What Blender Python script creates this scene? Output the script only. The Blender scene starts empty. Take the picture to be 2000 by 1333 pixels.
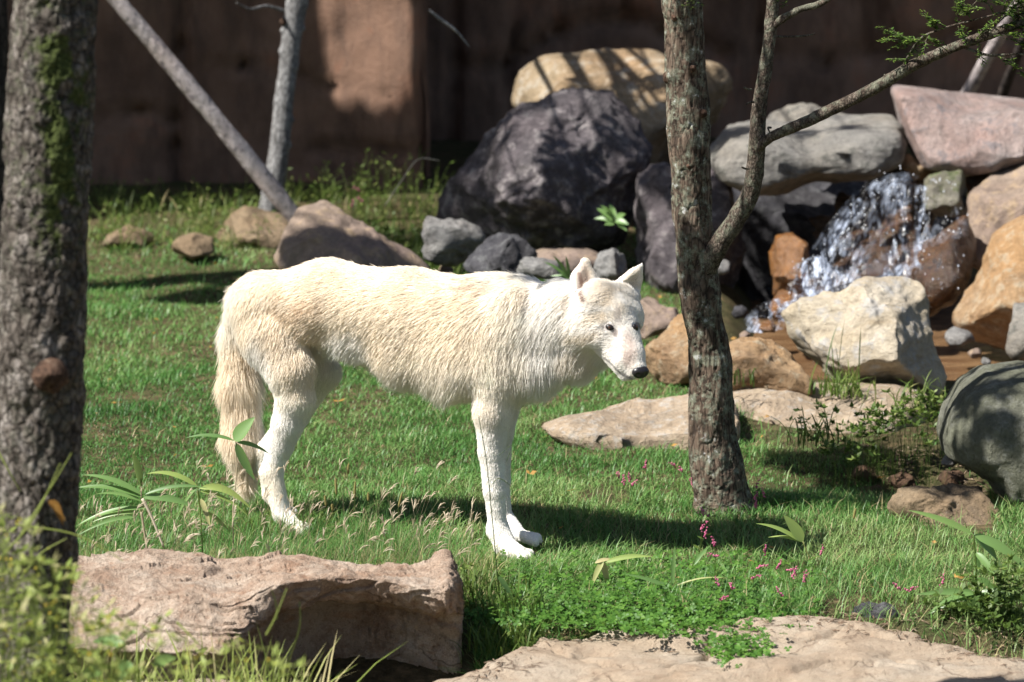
import bpy, math, random
import numpy as np
from mathutils import Vector
from mathutils.bvhtree import BVHTree

random.seed(7)
RNG = np.random.default_rng(11)
scene = bpy.context.scene
R = math.radians

# ------------------------------------------------------------------ camera
CAM_H, PITCH, LENS = 2.4, 8.63, 150.0
cam_data = bpy.data.cameras.new('camera')
cam_data.lens = LENS
cam_data.sensor_width = 36.0
cam_data.clip_end = 500.0
cam_data.dof.use_dof = True
cam_data.dof.focus_distance = 11.85
cam_data.dof.aperture_fstop = 4.6
camera = bpy.data.objects.new('camera', cam_data)
camera.location = (0, 0, CAM_H)
camera.rotation_euler = (R(90 - PITCH), 0, 0)
scene.collection.objects.link(camera)
scene.camera = camera

# ------------------------------------------------------------------ daylight
SUN_AZ, SUN_EL = 25.0, 50.0          # azimuth measured from -X towards the viewer
world = bpy.data.worlds.new('World')
scene.world = world
world.use_nodes = True
wt = world.node_tree
sky = wt.nodes.new('ShaderNodeTexSky')
sky.sky_type = 'NISHITA'
sky.sun_disc = False
sky.sun_elevation = R(SUN_EL)
sky.sun_rotation = R(270 - SUN_AZ)
bg = wt.nodes['Background']
bg.inputs['Strength'].default_value = 0.05
wt.links.new(sky.outputs[0], bg.inputs['Color'])
SUN = Vector((-math.cos(R(SUN_EL)) * math.cos(R(SUN_AZ)), -math.cos(R(SUN_EL)) * math.sin(R(SUN_AZ)), math.sin(R(SUN_EL))))
sun_data = bpy.data.lights.new('sun', 'SUN')
sun_data.energy = 5.0
sun_data.angle = R(0.53)
sun_data.color = (1.0, 0.97, 0.925)
sun = bpy.data.objects.new('sun', sun_data)
sun.rotation_euler = SUN.to_track_quat('Z', 'Y').to_euler()
sun.location = SUN * 30
scene.collection.objects.link(sun)
scene.view_settings.view_transform = 'Standard'
scene.view_settings.look = 'None'
scene.view_settings.exposure = 1.12
scene.view_settings.gamma = 1.0
scene.view_settings.use_curve_mapping = False
scene.cycles.max_bounces = 7
scene.cycles.diffuse_bounces = 3
scene.cycles.glossy_bounces = 2
scene.cycles.transmission_bounces = 4
scene.cycles.transparent_max_bounces = 8
scene.cycles.use_denoising = True
scene.cycles.sample_clamp_indirect = 6.0

# ------------------------------------------------------------------ geometry of the view
F = 2000 * LENS / 36.0
cp, sp = math.cos(R(PITCH)), math.sin(R(PITCH))
CAM = np.array([0, 0, CAM_H])
FWD = np.array([0, cp, -sp]); RIGHT = np.array([1.0, 0, 0]); UP = np.array([0, sp, cp])

def at(px, py, Y):
    """point at world depth Y seen at photograph pixel px, py"""
    d = FWD + RIGHT * (px - 1000) / F + UP * (666.5 - py) / F
    return CAM + d * (Y / d[1])

def mpp(Y):
    return Y / cp / F

def proj(P):
    q = np.asarray(P) - CAM
    zf = q @ FWD
    return 1000 + F * (q @ RIGHT) / zf, 666.5 - F * (q @ UP) / zf

# ------------------------------------------------------------------ noise
def _hash(ix, iy, iz):
    h = (ix * 374761393 + iy * 668265263 + iz * 2147483647 + 1013904223) & 0xFFFFFFFF
    h = ((h ^ (h >> 13)) * 1274126177) & 0xFFFFFFFF
    h = (h ^ (h >> 16)) & 0xFFFFFFFF
    h = (h * 2246822519) & 0xFFFFFFFF
    return ((h ^ (h >> 15)) & 0xFFFFFF) / float(0xFFFFFF)

def vnoise(P):
    P = np.asarray(P, dtype=np.float64)
    i = np.floor(P).astype(np.int64)
    f = P - i
    f = f * f * f * (f * (f * 6 - 15) + 10)
    x, y, z = i[:, 0], i[:, 1], i[:, 2]
    r = 0
    for dx in (0, 1):
        wx = f[:, 0] if dx else 1 - f[:, 0]
        for dy in (0, 1):
            wy = f[:, 1] if dy else 1 - f[:, 1]
            for dz in (0, 1):
                wz = f[:, 2] if dz else 1 - f[:, 2]
                r = r + wx * wy * wz * _hash(x + dx, y + dy, z + dz)
    return r * 2 - 1

def fbm(P, octv=4, gain=0.5, off=0.0):
    P = np.asarray(P, dtype=np.float64) + off
    a, s, r = 1.0, 0.0, 0
    for _ in range(octv):
        r = r + a * vnoise(P); s += a
        P = P * 2.03 + 17.3; a *= gain
    return r / s * 1.6

def smooth(e0, e1, x):
    t = np.clip((x - e0) / (e1 - e0), 0, 1)
    return t * t * (3 - 2 * t)

def inpoly(px, py, poly):
    px = np.asarray(px); py = np.asarray(py)
    ins = np.zeros(px.shape, bool)
    n = len(poly); j = n - 1
    for i in range(n):
        xi, yi = poly[i]; xj, yj = poly[j]
        c = ((yi > py) != (yj > py)) & (px < (xj - xi) * (py - yi) / (yj - yi + 1e-9) + xi)
        ins ^= c
        j = i
    return ins

# ------------------------------------------------------------------ the ground's height
def ground(x, y):
    x = np.atleast_1d(np.asarray(x, float)); y = np.atleast_1d(np.asarray(y, float))
    x, y = np.broadcast_arrays(x, y)
    g = 0.035 * np.clip(y - 11.74, 0, 8)
    n = fbm(np.stack([x * 1.3, y * 1.3, x * 0], 1), 3) * 0.014 + fbm(np.stack([x * 6, y * 6, x * 0 + 4], 1), 2) * 0.006
    n = n * smooth(9.5, 11, y) * (1 - 0.6 * smooth(12.6, 12.0, y))
    g = g + n
    # stream bed and pool at the right
    ch = smooth(0.72, 0.95, x - 0.02 * (y - 14)) * smooth(14.35, 14.6, y) * smooth(18.0, 17.0, y)
    g = g - 0.16 * ch
    # worn hollow beside the boulder
    g = g - 0.10 * np.exp(-(((x - 1.22) / 0.36) ** 2 + ((y - 12.8) / 0.35) ** 2))
    # the ground falls away under the ledges in front
    g = g - 0.10 * smooth(10.95, 10.6, y) - 0.3 * smooth(9.8, 8.0, y)
    return g

def on_ground(px, py):
    """point of the ground seen at pixel px, py"""
    d = FWD + RIGHT * (px - 1000) / F + UP * (666.5 - py) / F
    t = 11.0
    for _ in range(30):
        p = CAM + d * t
        g = float(ground(p[0], p[1])[0])
        t += (p[2] - g) / (-d[2]) * 0.8
    p = CAM + d * t
    return p

# ------------------------------------------------------------------ objects
ORG = {}
def tag(o, label=None, cat=None, group=None, kind=None):
    if label: o['label'] = label
    if cat: o['category'] = cat
    if group: o['group'] = group
    if kind: o['kind'] = kind
    return o

def thing(name, loc, label, cat, group=None):
    o = bpy.data.objects.new(name, None)
    o.empty_display_size = 0.05
    scene.collection.objects.link(o)
    o.location = Vector(tuple(loc))
    ORG[o.name] = np.array(tuple(loc), float)
    return tag(o, label, cat, group)

def link(name, me, mat=None, parent=None, org=None):
    o = bpy.data.objects.new(name, me)
    scene.collection.objects.link(o)
    if mat is not None:
        for m in (mat if isinstance(mat, (list, tuple)) else [mat]):
            me.materials.append(m)
    if parent is not None:
        o.parent = parent
        ORG[o.name] = ORG[parent.name]
    else:
        o.location = Vector(tuple(org)); ORG[o.name] = np.array(tuple(org), float)
    return o

def mesh_obj(name, V, faces, mat, parent=None, org=None, smooth_=True, attrs=None, mi=None):
    """V in world coordinates"""
    V = np.asarray(V, float).reshape(-1, 3)
    if parent is not None: o0 = ORG[parent.name]
    else:
        if org is None: org = (V[:, 0].mean(), V[:, 1].mean(), V[:, 2].min())
        o0 = np.array(org, float)
    me = bpy.data.meshes.new(name)
    build(me, V - o0, faces)
    if smooth_: me.polygons.foreach_set('use_smooth', np.ones(len(me.polygons), bool))
    if attrs:
        for k, a in attrs.items():
            a = np.asarray(a, np.float32)
            if a.ndim == 1:
                t = me.attributes.new(k, 'FLOAT', 'POINT'); t.data.foreach_set('value', a)
            else:
                t = me.attributes.new(k, 'FLOAT_COLOR', 'POINT')
                if a.shape[1] == 3: a = np.concatenate([a, np.ones((len(a), 1), np.float32)], 1)
                t.data.foreach_set('color', a.ravel())
    if mi is not None: me.polygons.foreach_set('material_index', np.asarray(mi, np.int32))
    me.update()
    return link(name, me, mat, parent, o0)

def build(me, V, faces):
    """faces: list of int arrays (n, k) or a list of tuples"""
    if isinstance(faces, np.ndarray): faces = [faces]
    if len(faces) and isinstance(faces[0], np.ndarray) and faces[0].ndim == 2:
        loops = np.concatenate([f.ravel() for f in faces]).astype(np.int32)
        sizes = np.concatenate([np.full(len(f), f.shape[1]) for f in faces]).astype(np.int32)
        starts = np.concatenate([[0], np.cumsum(sizes)[:-1]]).astype(np.int32)
        me.vertices.add(len(V)); me.vertices.foreach_set('co', np.asarray(V, np.float32).ravel())
        me.loops.add(len(loops)); me.loops.foreach_set('vertex_index', loops)
        me.polygons.add(len(sizes)); me.polygons.foreach_set('loop_start', starts)
        me.polygons.foreach_set('loop_total', sizes)
        me.update(calc_edges=True)
    else:
        me.from_pydata([tuple(v) for v in V], [], [tuple(f) for f in faces])

class Acc:
    """collects pieces of mesh"""
    def __init__(s): s.V = []; s.F = []; s.n = 0; s.A = []
    def add(s, V, faces, a=None):
        V = np.asarray(V, float)
        for f in (faces if isinstance(faces, list) else [faces]): s.F.append(np.asarray(f) + s.n)
        s.V.append(V); s.n += len(V)
        s.A.append(np.zeros(len(V)) if a is None else np.broadcast_to(a, (len(V),)))
    def obj(s, name, mat, parent=None, org=None, smooth_=True, attr='tint'):
        if not s.V: return None
        byk = {}
        for f in s.F: byk.setdefault(f.shape[1], []).append(f)
        return mesh_obj(name, np.concatenate(s.V), [np.concatenate(v) for v in byk.values()], mat, parent, org, smooth_,
                        {attr: np.concatenate(s.A)})

def catmull(P, n):
    P = np.asarray(P, float)
    if len(P) == 2: 
        t = np.linspace(0, 1, n)[:, None]; return P[0] * (1 - t) + P[1] * t
    Q = np.vstack([2 * P[0] - P[1], P, 2 * P[-1] - P[-2]])
    m = len(P) - 1
    u = np.linspace(0, m, n); i = np.minimum(u.astype(int), m - 1); t = (u - i)[:, None]
    a, b, c, d = Q[i], Q[i + 1], Q[i + 2], Q[i + 3]
    return 0.5 * ((2 * b) + (-a + c) * t + (2 * a - 5 * b + 4 * c - d) * t ** 2 + (-a + 3 * b - 3 * c + d) * t ** 3)

def tube(P, rad, seg=8, cap=True):
    """ring tube along P; rad per point -> V, faces(list), U angle, length"""
    P = np.asarray(P, float); n = len(P)
    rad = np.broadcast_to(np.asarray(rad, float), (n,))
    T = np.gradient(P, axis=0); T /= np.linalg.norm(T, axis=1)[:, None] + 1e-12
    ref = np.array([0.13, -1, 0.21]); 
    if abs(T[0] @ ref) > 0.95 * np.linalg.norm(ref): ref = np.array([1, 0, 0.2])
    A = np.cross(T, ref); A /= np.linalg.norm(A, axis=1)[:, None] + 1e-12
    B = np.cross(T, A)
    th = np.linspace(0, 2 * np.pi, seg, endpoint=False)
    V = P[:, None] + rad[:, None, None] * (A[:, None] * np.cos(th)[None, :, None] + B[:, None] * np.sin(th)[None, :, None])
    idx = np.arange(n * seg).reshape(n, seg)
    q = np.stack([idx[:-1], np.roll(idx[:-1], -1, 1), np.roll(idx[1:], -1, 1), idx[1:]], -1).reshape(-1, 4)
    V = V.reshape(-1, 3)
    faces = [q]
    if cap:
        V = np.vstack([V, P[0], P[-1]])
        c0, c1 = n * seg, n * seg + 1
        a = np.arange(seg); b = (a + 1) % seg
        faces.append(np.stack([np.full(seg, c0), b, a], 1))
        faces.append(np.stack([np.full(seg, c1), a + (n - 1) * seg, b + (n - 1) * seg], 1))
    return V, faces

_ico = {}
def ico(sub):
    if sub not in _ico:
        import bmesh
        bm = bmesh.new(); bmesh.ops.create_icosphere(bm, subdivisions=sub, radius=1)
        V = np.array([v.co[:] for v in bm.verts]); Fc = np.array([[v.index for v in f.verts] for f in bm.faces])
        bm.free(); _ico[sub] = (V, Fc)
    return _ico[sub]

# ------------------------------------------------------------------ materials
class NT:
    def __init__(s, name):
        s.m = bpy.data.materials.new(name); s.m.use_nodes = True
        s.t = s.m.node_tree; s.b = s.t.nodes['Principled BSDF']; s.out = s.t.nodes['Material Output']
    def n(s, typ, **kw):
        nd = s.t.nodes.new(typ)
        for k, v in kw.items():
            if k.startswith('i_'):
                key = k[2:]; key = int(key) if key.isdigit() else key.replace('_', ' ')
                s.put(nd.inputs[key], v)
            else: setattr(nd, k, v)
        return nd
    def put(s, sock, v):
        if isinstance(v, bpy.types.NodeSocket): s.t.links.new(v, sock)
        elif isinstance(v, bpy.types.Node): s.t.links.new(v.outputs[0], sock)
        else:
            if hasattr(sock.default_value, '__len__') and not hasattr(v, '__len__'): v = (v,) * len(sock.default_value)
            if hasattr(sock.default_value, '__len__') and len(sock.default_value) == 4 and len(v) == 3: v = (*v, 1)
            sock.default_value = v
    def coords(s, scale=(1, 1, 1), loc=(0, 0, 0), kind='Object', rot=(0, 0, 0)):
        tc = s.n('ShaderNodeTexCoord')
        mp = s.n('ShaderNodeMapping'); s.t.links.new(tc.outputs[kind], mp.inputs[0])
        mp.inputs['Scale'].default_value = scale; mp.inputs['Location'].default_value = loc; mp.inputs['Rotation'].default_value = rot
        return mp.outputs[0]
    def noise(s, vec, scale, detail=6, rough=0.6, dist=0.0):
        return s.n('ShaderNodeTexNoise', i_Vector=vec, i_Scale=scale, i_Detail=detail, i_Roughness=rough, i_Distortion=dist).outputs['Fac']
    def ramp(s, fac, stops, interp='LINEAR'):
        r = s.n('ShaderNodeValToRGB'); s.put(r.inputs[0], fac); cr = r.color_ramp; cr.interpolation = interp
        while len(cr.elements) < len(stops): cr.elements.new(0.5)
        for e, (p, c) in zip(cr.elements, stops):
            e.position = p; e.color = (*c, 1) if hasattr(c, '__len__') else (c, c, c, 1)
        return r.outputs[0]
    def mix(s, fac, a, b, mode='MIX'):
        m = s.n('ShaderNodeMix', data_type='RGBA', blend_type=mode)
        s.put(m.inputs[0], fac); s.put(m.inputs[6], a); s.put(m.inputs[7], b)
        return m.outputs[2]
    def math(s, op, a, b=0.0):
        m = s.n('ShaderNodeMath', operation=op); s.put(m.inputs[0], a); s.put(m.inputs[1], b); return m.outputs[0]
    def bump(s, h, strength=0.5, dist=0.01, prev=None):
        b = s.n('ShaderNodeBump', i_Strength=strength, i_Distance=dist, i_Height=h)
        if prev is not None: s.put(b.inputs['Normal'], prev)
        return b.outputs[0]
    def attr(s, name, out='Fac'):
        return s.n('ShaderNodeAttribute', attribute_name=name).outputs[out]
    def fin(s, col, rough=0.8, normal=None, spec=0.3):
        s.put(s.b.inputs['Base Color'], col); s.put(s.b.inputs['Roughness'], rough)
        s.b.inputs['Specular IOR Level'].default_value = spec
        if normal is not None: s.put(s.b.inputs['Normal'], normal)
        return s.m

_seed = [0]
def rock_mat(name, c1, c2, c3, speck=0.35, scale=6.0, stretch=(1, 1, 1), rot=(0, 0, 0), bump=0.7, rough=0.85, moss=0.0, fine=60, c4=None, spec=0.25):
    _seed[0] += 1; off = (_seed[0] * 7.3, _seed[0] * 3.1, _seed[0] * 5.7)
    t = NT(name)
    v = t.coords(stretch, off, rot=rot); w = t.coords((1, 1, 1), off)
    a = t.noise(v, scale, 8, 0.65, 0.6)
    b = t.noise(w, scale * 0.45, 4, 0.5, 0.3)
    f = t.noise(w, fine, 6, 0.7)
    g = t.noise(w, scale * 3.3, 8, 0.7)
    col = t.ramp(a, [(0.33, c1), (0.66, c2)])
    col = t.mix(t.ramp(b, [(0.42, 0.0), (0.62, 1.0)]), col, c3)
    if c4 is not None:
        col = t.mix(t.ramp(g, [(0.52, 0.0), (0.62, 0.85)]), col, c4)
    col = t.mix(t.ramp(g, [(0.30, speck), (0.50, 0.0)]), col, tuple(x * 0.35 for x in c1))
    wz_ = t.noise(w, 2.6, 9, 0.72, 0.8)
    col = t.mix(t.ramp(wz_, [(0.50, 0.0), (0.64, 0.5)]), col, tuple(0.30 * x + 0.035 for x in c2))
    col = t.mix(t.ramp(t.noise(w, 17, 8, 0.75), [(0.60, 0.0), (0.70, 0.45)]), col, tuple(min(0.6, 0.55 * x + 0.16) for x in c2))
    col = t.mix(0.55, col, t.ramp(f, [(0.3, 0.35), (0.7, 0.75)]), 'OVERLAY')
    if moss > 0:
        ge = t.n('ShaderNodeNewGeometry'); sx = t.n('ShaderNodeSeparateXYZ', i_0=ge.outputs['Normal'])
        k = t.math('MULTIPLY', t.ramp(sx.outputs[2], [(0.35, 0.0), (0.9, 1.0)]), t.ramp(g, [(0.45, 0.0), (0.6, 1.0)]))
        col = t.mix(t.math('MULTIPLY', k, moss), col, (0.07, 0.10, 0.025))
    n = t.bump(a, bump, 0.05); n = t.bump(g, bump, 0.025, n); n = t.bump(f, bump, 0.006, n)
    return t.fin(col, rough, n, spec)

def leaf_mat(name, stops, rough=0.55, transl=0.35, spec=0.3, attr='tint'):
    t = NT(name)
    col = t.ramp(t.attr(attr), stops)
    p = t.b; t.put(p.inputs['Base Color'], col); p.inputs['Roughness'].default_value = rough
    p.inputs['Specular IOR Level'].default_value = spec
    tr = t.n('ShaderNodeBsdfTranslucent', i_Color=col)
    mx = t.n('ShaderNodeMixShader', i_0=transl); t.t.links.new(p.outputs[0], mx.inputs[1]); t.t.links.new(tr.outputs[0], mx.inputs[2])
    t.t.links.new(mx.outputs[0], t.out.inputs[0])
    return t.m
# ================================================================== GROUND
t = NT('soil')
v = t.coords()
a = t.noise(v, 3.0, 6); b = t.noise(v, 22, 6, 0.7); c = t.noise(v, 120, 4, 0.7)
col = t.ramp(b, [(0.35, (0.035, 0.028, 0.015)), (0.55, (0.10, 0.075, 0.04)), (0.72, (0.20, 0.135, 0.075))])
col = t.mix(t.ramp(a, [(0.4, 0.0), (0.65, 0.6)]), col, (0.045, 0.06, 0.02))
soil = t.fin(col, 0.95, t.bump(c, 0.7, 0.006, t.bump(b, 0.8, 0.02)), 0.1)

xs = np.unique(np.concatenate([np.linspace(-60, -4, 20), np.linspace(-4, 4, 200), np.linspace(4, 60, 20)]))
ys = np.unique(np.concatenate([np.linspace(-3, 8, 10), np.linspace(8, 19, 260), np.linspace(19, 90, 24)]))
X, Y = np.meshgrid(xs, ys)
Z = ground(X.ravel(), Y.ravel())
idx = np.arange(X.size).reshape(X.shape)
q = np.stack([idx[:-1, :-1], idx[:-1, 1:], idx[1:, 1:], idx[1:, :-1]], -1).reshape(-1, 4)
g = mesh_obj('ground', np.stack([X.ravel(), Y.ravel(), Z], 1), q, soil, org=(0, 0, 0))
tag(g, kind='structure')

# ================================================================== ARTIFICIAL ROCK WALL of the enclosure
t = NT('brown_wall')
v = t.coords(); vs = t.coords((1, 1, 0.35))
a = t.noise(v, 2.2, 6, 0.6, 0.4); b = t.noise(v, 60, 5, 0.7); c = t.noise(vs, 9, 6, 0.65); d = t.noise(vs, 3, 4, 0.6)
col = t.ramp(a, [(0.35, (0.14, 0.082, 0.055)), (0.55, (0.215, 0.13, 0.09)), (0.7, (0.28, 0.128, 0.076))])
col = t.mix(t.ramp(c, [(0.35, 0.55), (0.55, 0.0)]), col, (0.06, 0.042, 0.034))
col = t.mix(t.ramp(d, [(0.55, 0.0), (0.75, 0.35)]), col, (0.22, 0.145, 0.10))
brown_wall = t.fin(col, 0.92, t.bump(b, 0.9, 0.006, t.bump(c, 0.4, 0.02)), 0.15)

YA, YB, XS = 18.6, 20.6, at(815, 100, 18.6)[0]     # near face, recessed face, the step between them
def wall_sheet(path, z0, z1, nz, amp, cracks=()):
    """wall whose plan follows path (list of xy), resampled finely"""
    P = np.array(path, float); L = np.concatenate([[0], np.cumsum(np.linalg.norm(np.diff(P, axis=0), axis=1))])
    n = int(L[-1] / 0.03); u = np.linspace(0, L[-1], n)
    x = np.interp(u, L, P[:, 0]); y = np.interp(u, L, P[:, 1])
    z = np.linspace(z0, z1, nz)
    U, Zg = np.meshgrid(u, z)
    Xg = np.broadcast_to(x, U.shape).copy(); Yg = np.broadcast_to(y, U.shape).copy()
    tx = np.gradient(x); ty = np.gradient(y); l = np.hypot(tx, ty); nx, ny = ty / l, -tx / l
    Q = np.stack([Xg.ravel(), Yg.ravel(), Zg.ravel()], 1)
    h = fbm(Q * [0.9, 0.9, 0.6], 4, off=3.0) * amp + fbm(Q * 5, 3, off=9.) * amp * 0.12
    blk = vnoise(np.floor(Q * [1.1, 1.1, 0.8] + fbm(Q * 0.8, 2)[:, None] * 0.35) * 1.7 + 0.37)
    h = h + blk * amp * 1.0
    h = h.reshape(U.shape)
    for (pts, wd, dp) in cracks:
        pts = np.array(pts)
        for k in range(len(pts) - 1):
            a_, b_ = pts[k], pts[k + 1]; ab = b_ - a_
            rel = np.stack([Xg - a_[0], Zg - a_[1]], -1)
            tt = np.clip((rel @ ab) / (ab @ ab), 0, 1)
            dist = np.linalg.norm(rel - tt[..., None] * ab, axis=-1)
            h = h - dp * np.exp(-(dist / wd) ** 2)
    nx_, ny_ = np.broadcast_to(nx, U.shape), np.broadcast_to(ny, U.shape)
    Xg = Xg + nx_ * h; Yg = Yg + ny_ * h
    idx = np.arange(Xg.size).reshape(Xg.shape)
    q = np.stack([idx[:-1, :-1], idx[:-1, 1:], idx[1:, 1:], idx[1:, :-1]], -1).reshape(-1, 4)
    return np.stack([Xg.ravel(), Yg.ravel(), Zg.ravel()], 1), q

def wz(px, py, Y): p = at(px, py, Y); return (p[0], p[2])
crA = [([wz(338, -200, YA), wz(342, 100, YA), wz(334, 300, YA), wz(340, 440, YA)], 0.03, 0.09), ([wz(180, 240, YA), wz(260, 228, YA), wz(338, 246, YA)], 0.02, 0.06), ([wz(338, 150, YA), wz(470, 142, YA), wz(590, 158, YA)], 0.015, 0.05), ([wz(480, -60, YA), wz(470, 142, YA)], .015, .04), ([wz(600, 300, YA), wz(700, 292, YA), wz(815, 305, YA)], .015, .05),
       ([wz(600, 172, YA), wz(640, 178, YA), wz(700, 182, YA), wz(760, 190, YA)], 0.012, 0.035),
       ([wz(770, 18, YA), wz(815, 22, YA)], 0.008, 0.02),
       ([wz(635, 60, YA), wz(628, 120, YA), wz(640, 160, YA)], 0.01, 0.015)]
crB = [([wz(1480, -80, YB), wz(1492, 60, YB), wz(1476, 240, YB)], .03, .09), ([wz(1492, 110, YB), wz(1620, 122, YB), wz(1760, 100, YB)], .025, .08), ([wz(1700, -80, YB), wz(1708, 100, YB)], .03, .08), ([wz(1760, 100, YB), wz(1900, 60, YB), wz(2100, 70, YB)], .025, .08), ([wz(880, -60, YB), wz(890, 120, YB), wz(875, 400, YB)], .03, .08),
       ([wz(1000, 120, YB), wz(1090, 60, YB), wz(1220, 35, YB), wz(1300, 60, YB), wz(1420, 110, YB)], 0.03, 0.10),
       ([wz(1005, 60, YB), wz(985, 140, YB), wz(1010, 240, YB)], 0.02, 0.08),
       ([wz(900, 130, YB), wz(990, 125, YB)], 0.02, 0.06), ([wz(1210, -40, YB), wz(1225, 35, YB)], 0.02, 0.05)]
wa, fa = wall_sheet([(-9, YA + .2), (-1.05, YA + .26), (XS - 0.03, YA), (XS, YA + 0.03), (XS, YA + 0.3)], -0.3, 5.6, 150, 0.035, crA)
wb, fb = wall_sheet([(XS, YA + 0.28), (XS, YB), (XS + 0.02, YB), (12, YB)], -0.3, 5.6, 110, 0.06, crB)
ac = Acc(); ac.add(wa, fa); ac.add(wb, fb)
zt = 5.6                                                # top and back so that it is a solid wall
ac.add([(-9, YA, zt), (XS, YA, zt), (XS, YB, zt), (12, YB, zt), (12, YB + 1, zt), (-9, YB + 1, zt)], np.array([[0, 1, 2, 5]]))
ac.add([(XS, YB, zt), (12, YB, zt), (12, YB + 1, zt), (-9, YB + 1, zt)], np.array([[0, 1, 2, 3]]))
ac.add([(-9, YB + 1, -0.3), (12, YB + 1, -0.3), (12, YB + 1, zt), (-9, YB + 1, zt)], np.array([[0, 1, 2, 3]]))
tag(ac.obj('rock_wall', brown_wall, org=(0, YA, 0)), 'tall brown artificial rock wall behind the boulders, one sunlit panel beside the slim tree', 'wall')

# a side pier added out of view, shaped to shade the back wall
def baffle(x0, x1, y0, y1, top):
    n = 90; ys_ = np.linspace(y0, y1, n); ac = Acc(); m = 46
    ring = []
    for k, yy in enumerate(ys_):
        zt = top(yy); zz = np.linspace(-0.2, zt, m)
        left = np.stack([np.full(m, x0), np.full(m, yy), zz], 1); right = np.stack([np.full(m, x1), np.full(m, yy), zz[::-1]], 1)
        ring.append(np.concatenate([left, right]))
    V = np.array(ring); V = V + 0.03 * np.stack([fbm(V.reshape(-1, 3) * 2.2, 3, off=o) for o in (1., 5., 9.)], 1).reshape(V.shape)
    k = 2 * m; idx = np.arange(n * k).reshape(n, k)
    q = np.stack([idx[:-1], np.roll(idx[:-1], -1, 1), np.roll(idx[1:], -1, 1), idx[1:]], -1).reshape(-1, 4)
    a = idx[0]; b = idx[-1]
    caps = []
    for r in (a, b):
        for j in range(m - 1): caps.append([r[j], r[j + 1], r[k - 2 - j], r[k - 1 - j]])
    ac.add(V.reshape(-1, 3), [q, np.array(caps)])
    return ac
_S = np.array(SUN); XP = -3.78
def _cast(px, py, Y):
    p = at(px, py, Y); t_ = (p[0] - XP) / -_S[0]; return p[1] + _S[1] * t_, p[2] + _S[2] * t_
_a, _b, _c2 = _cast(830, 212, YA), _cast(700, 216, YA + .1), _cast(608, 212, YA + .2)
def ptop(y):
    return float(np.interp(y, [_a[0] - .1, _a[0], _b[0], _c2[0], _c2[0] + .03, 18.9], [_a[1], _a[1], _b[1], _c2[1], 6.6, 6.6])) + 0.03 * math.sin(y * 61) + 0.03 * math.sin(y * 137)
tag(baffle(-3.88, -3.68, _a[0] - .05, 18.95, ptop).obj('shade_baffle', brown_wall, org=(-3.9, 18, 0)),
    'unseen brown rock pier standing out of the left end of the wall', 'rock pier')

# ================================================================== ROCKS
def poly_table(poly, c, n=360):
    P = np.array(poly, float) - c
    th = np.linspace(-np.pi, np.pi, n, endpoint=False); r = np.zeros(n)
    D = np.stack([np.cos(th), np.sin(th)], 1)
    for i in range(len(P)):
        a, b = P[i], P[(i + 1) % len(P)]; e = b - a
        den = D[:, 0] * e[1] - D[:, 1] * e[0]
        with np.errstate(all='ignore'):
            tt = (a[0] * e[1] - a[1] * e[0]) / den; uu = (a[0] * D[:, 1] - a[1] * D[:, 0]) / den
        ok = (tt > 0) & (uu >= -1e-6) & (uu <= 1 + 1e-6) & (np.abs(den) > 1e-9)
        r = np.where(ok, np.maximum(r, tt), r)
    k = np.ones(5) / 5; r = np.convolve(np.concatenate([r[-2:], r, r[:2]]), k, 'valid')
    return r

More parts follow.
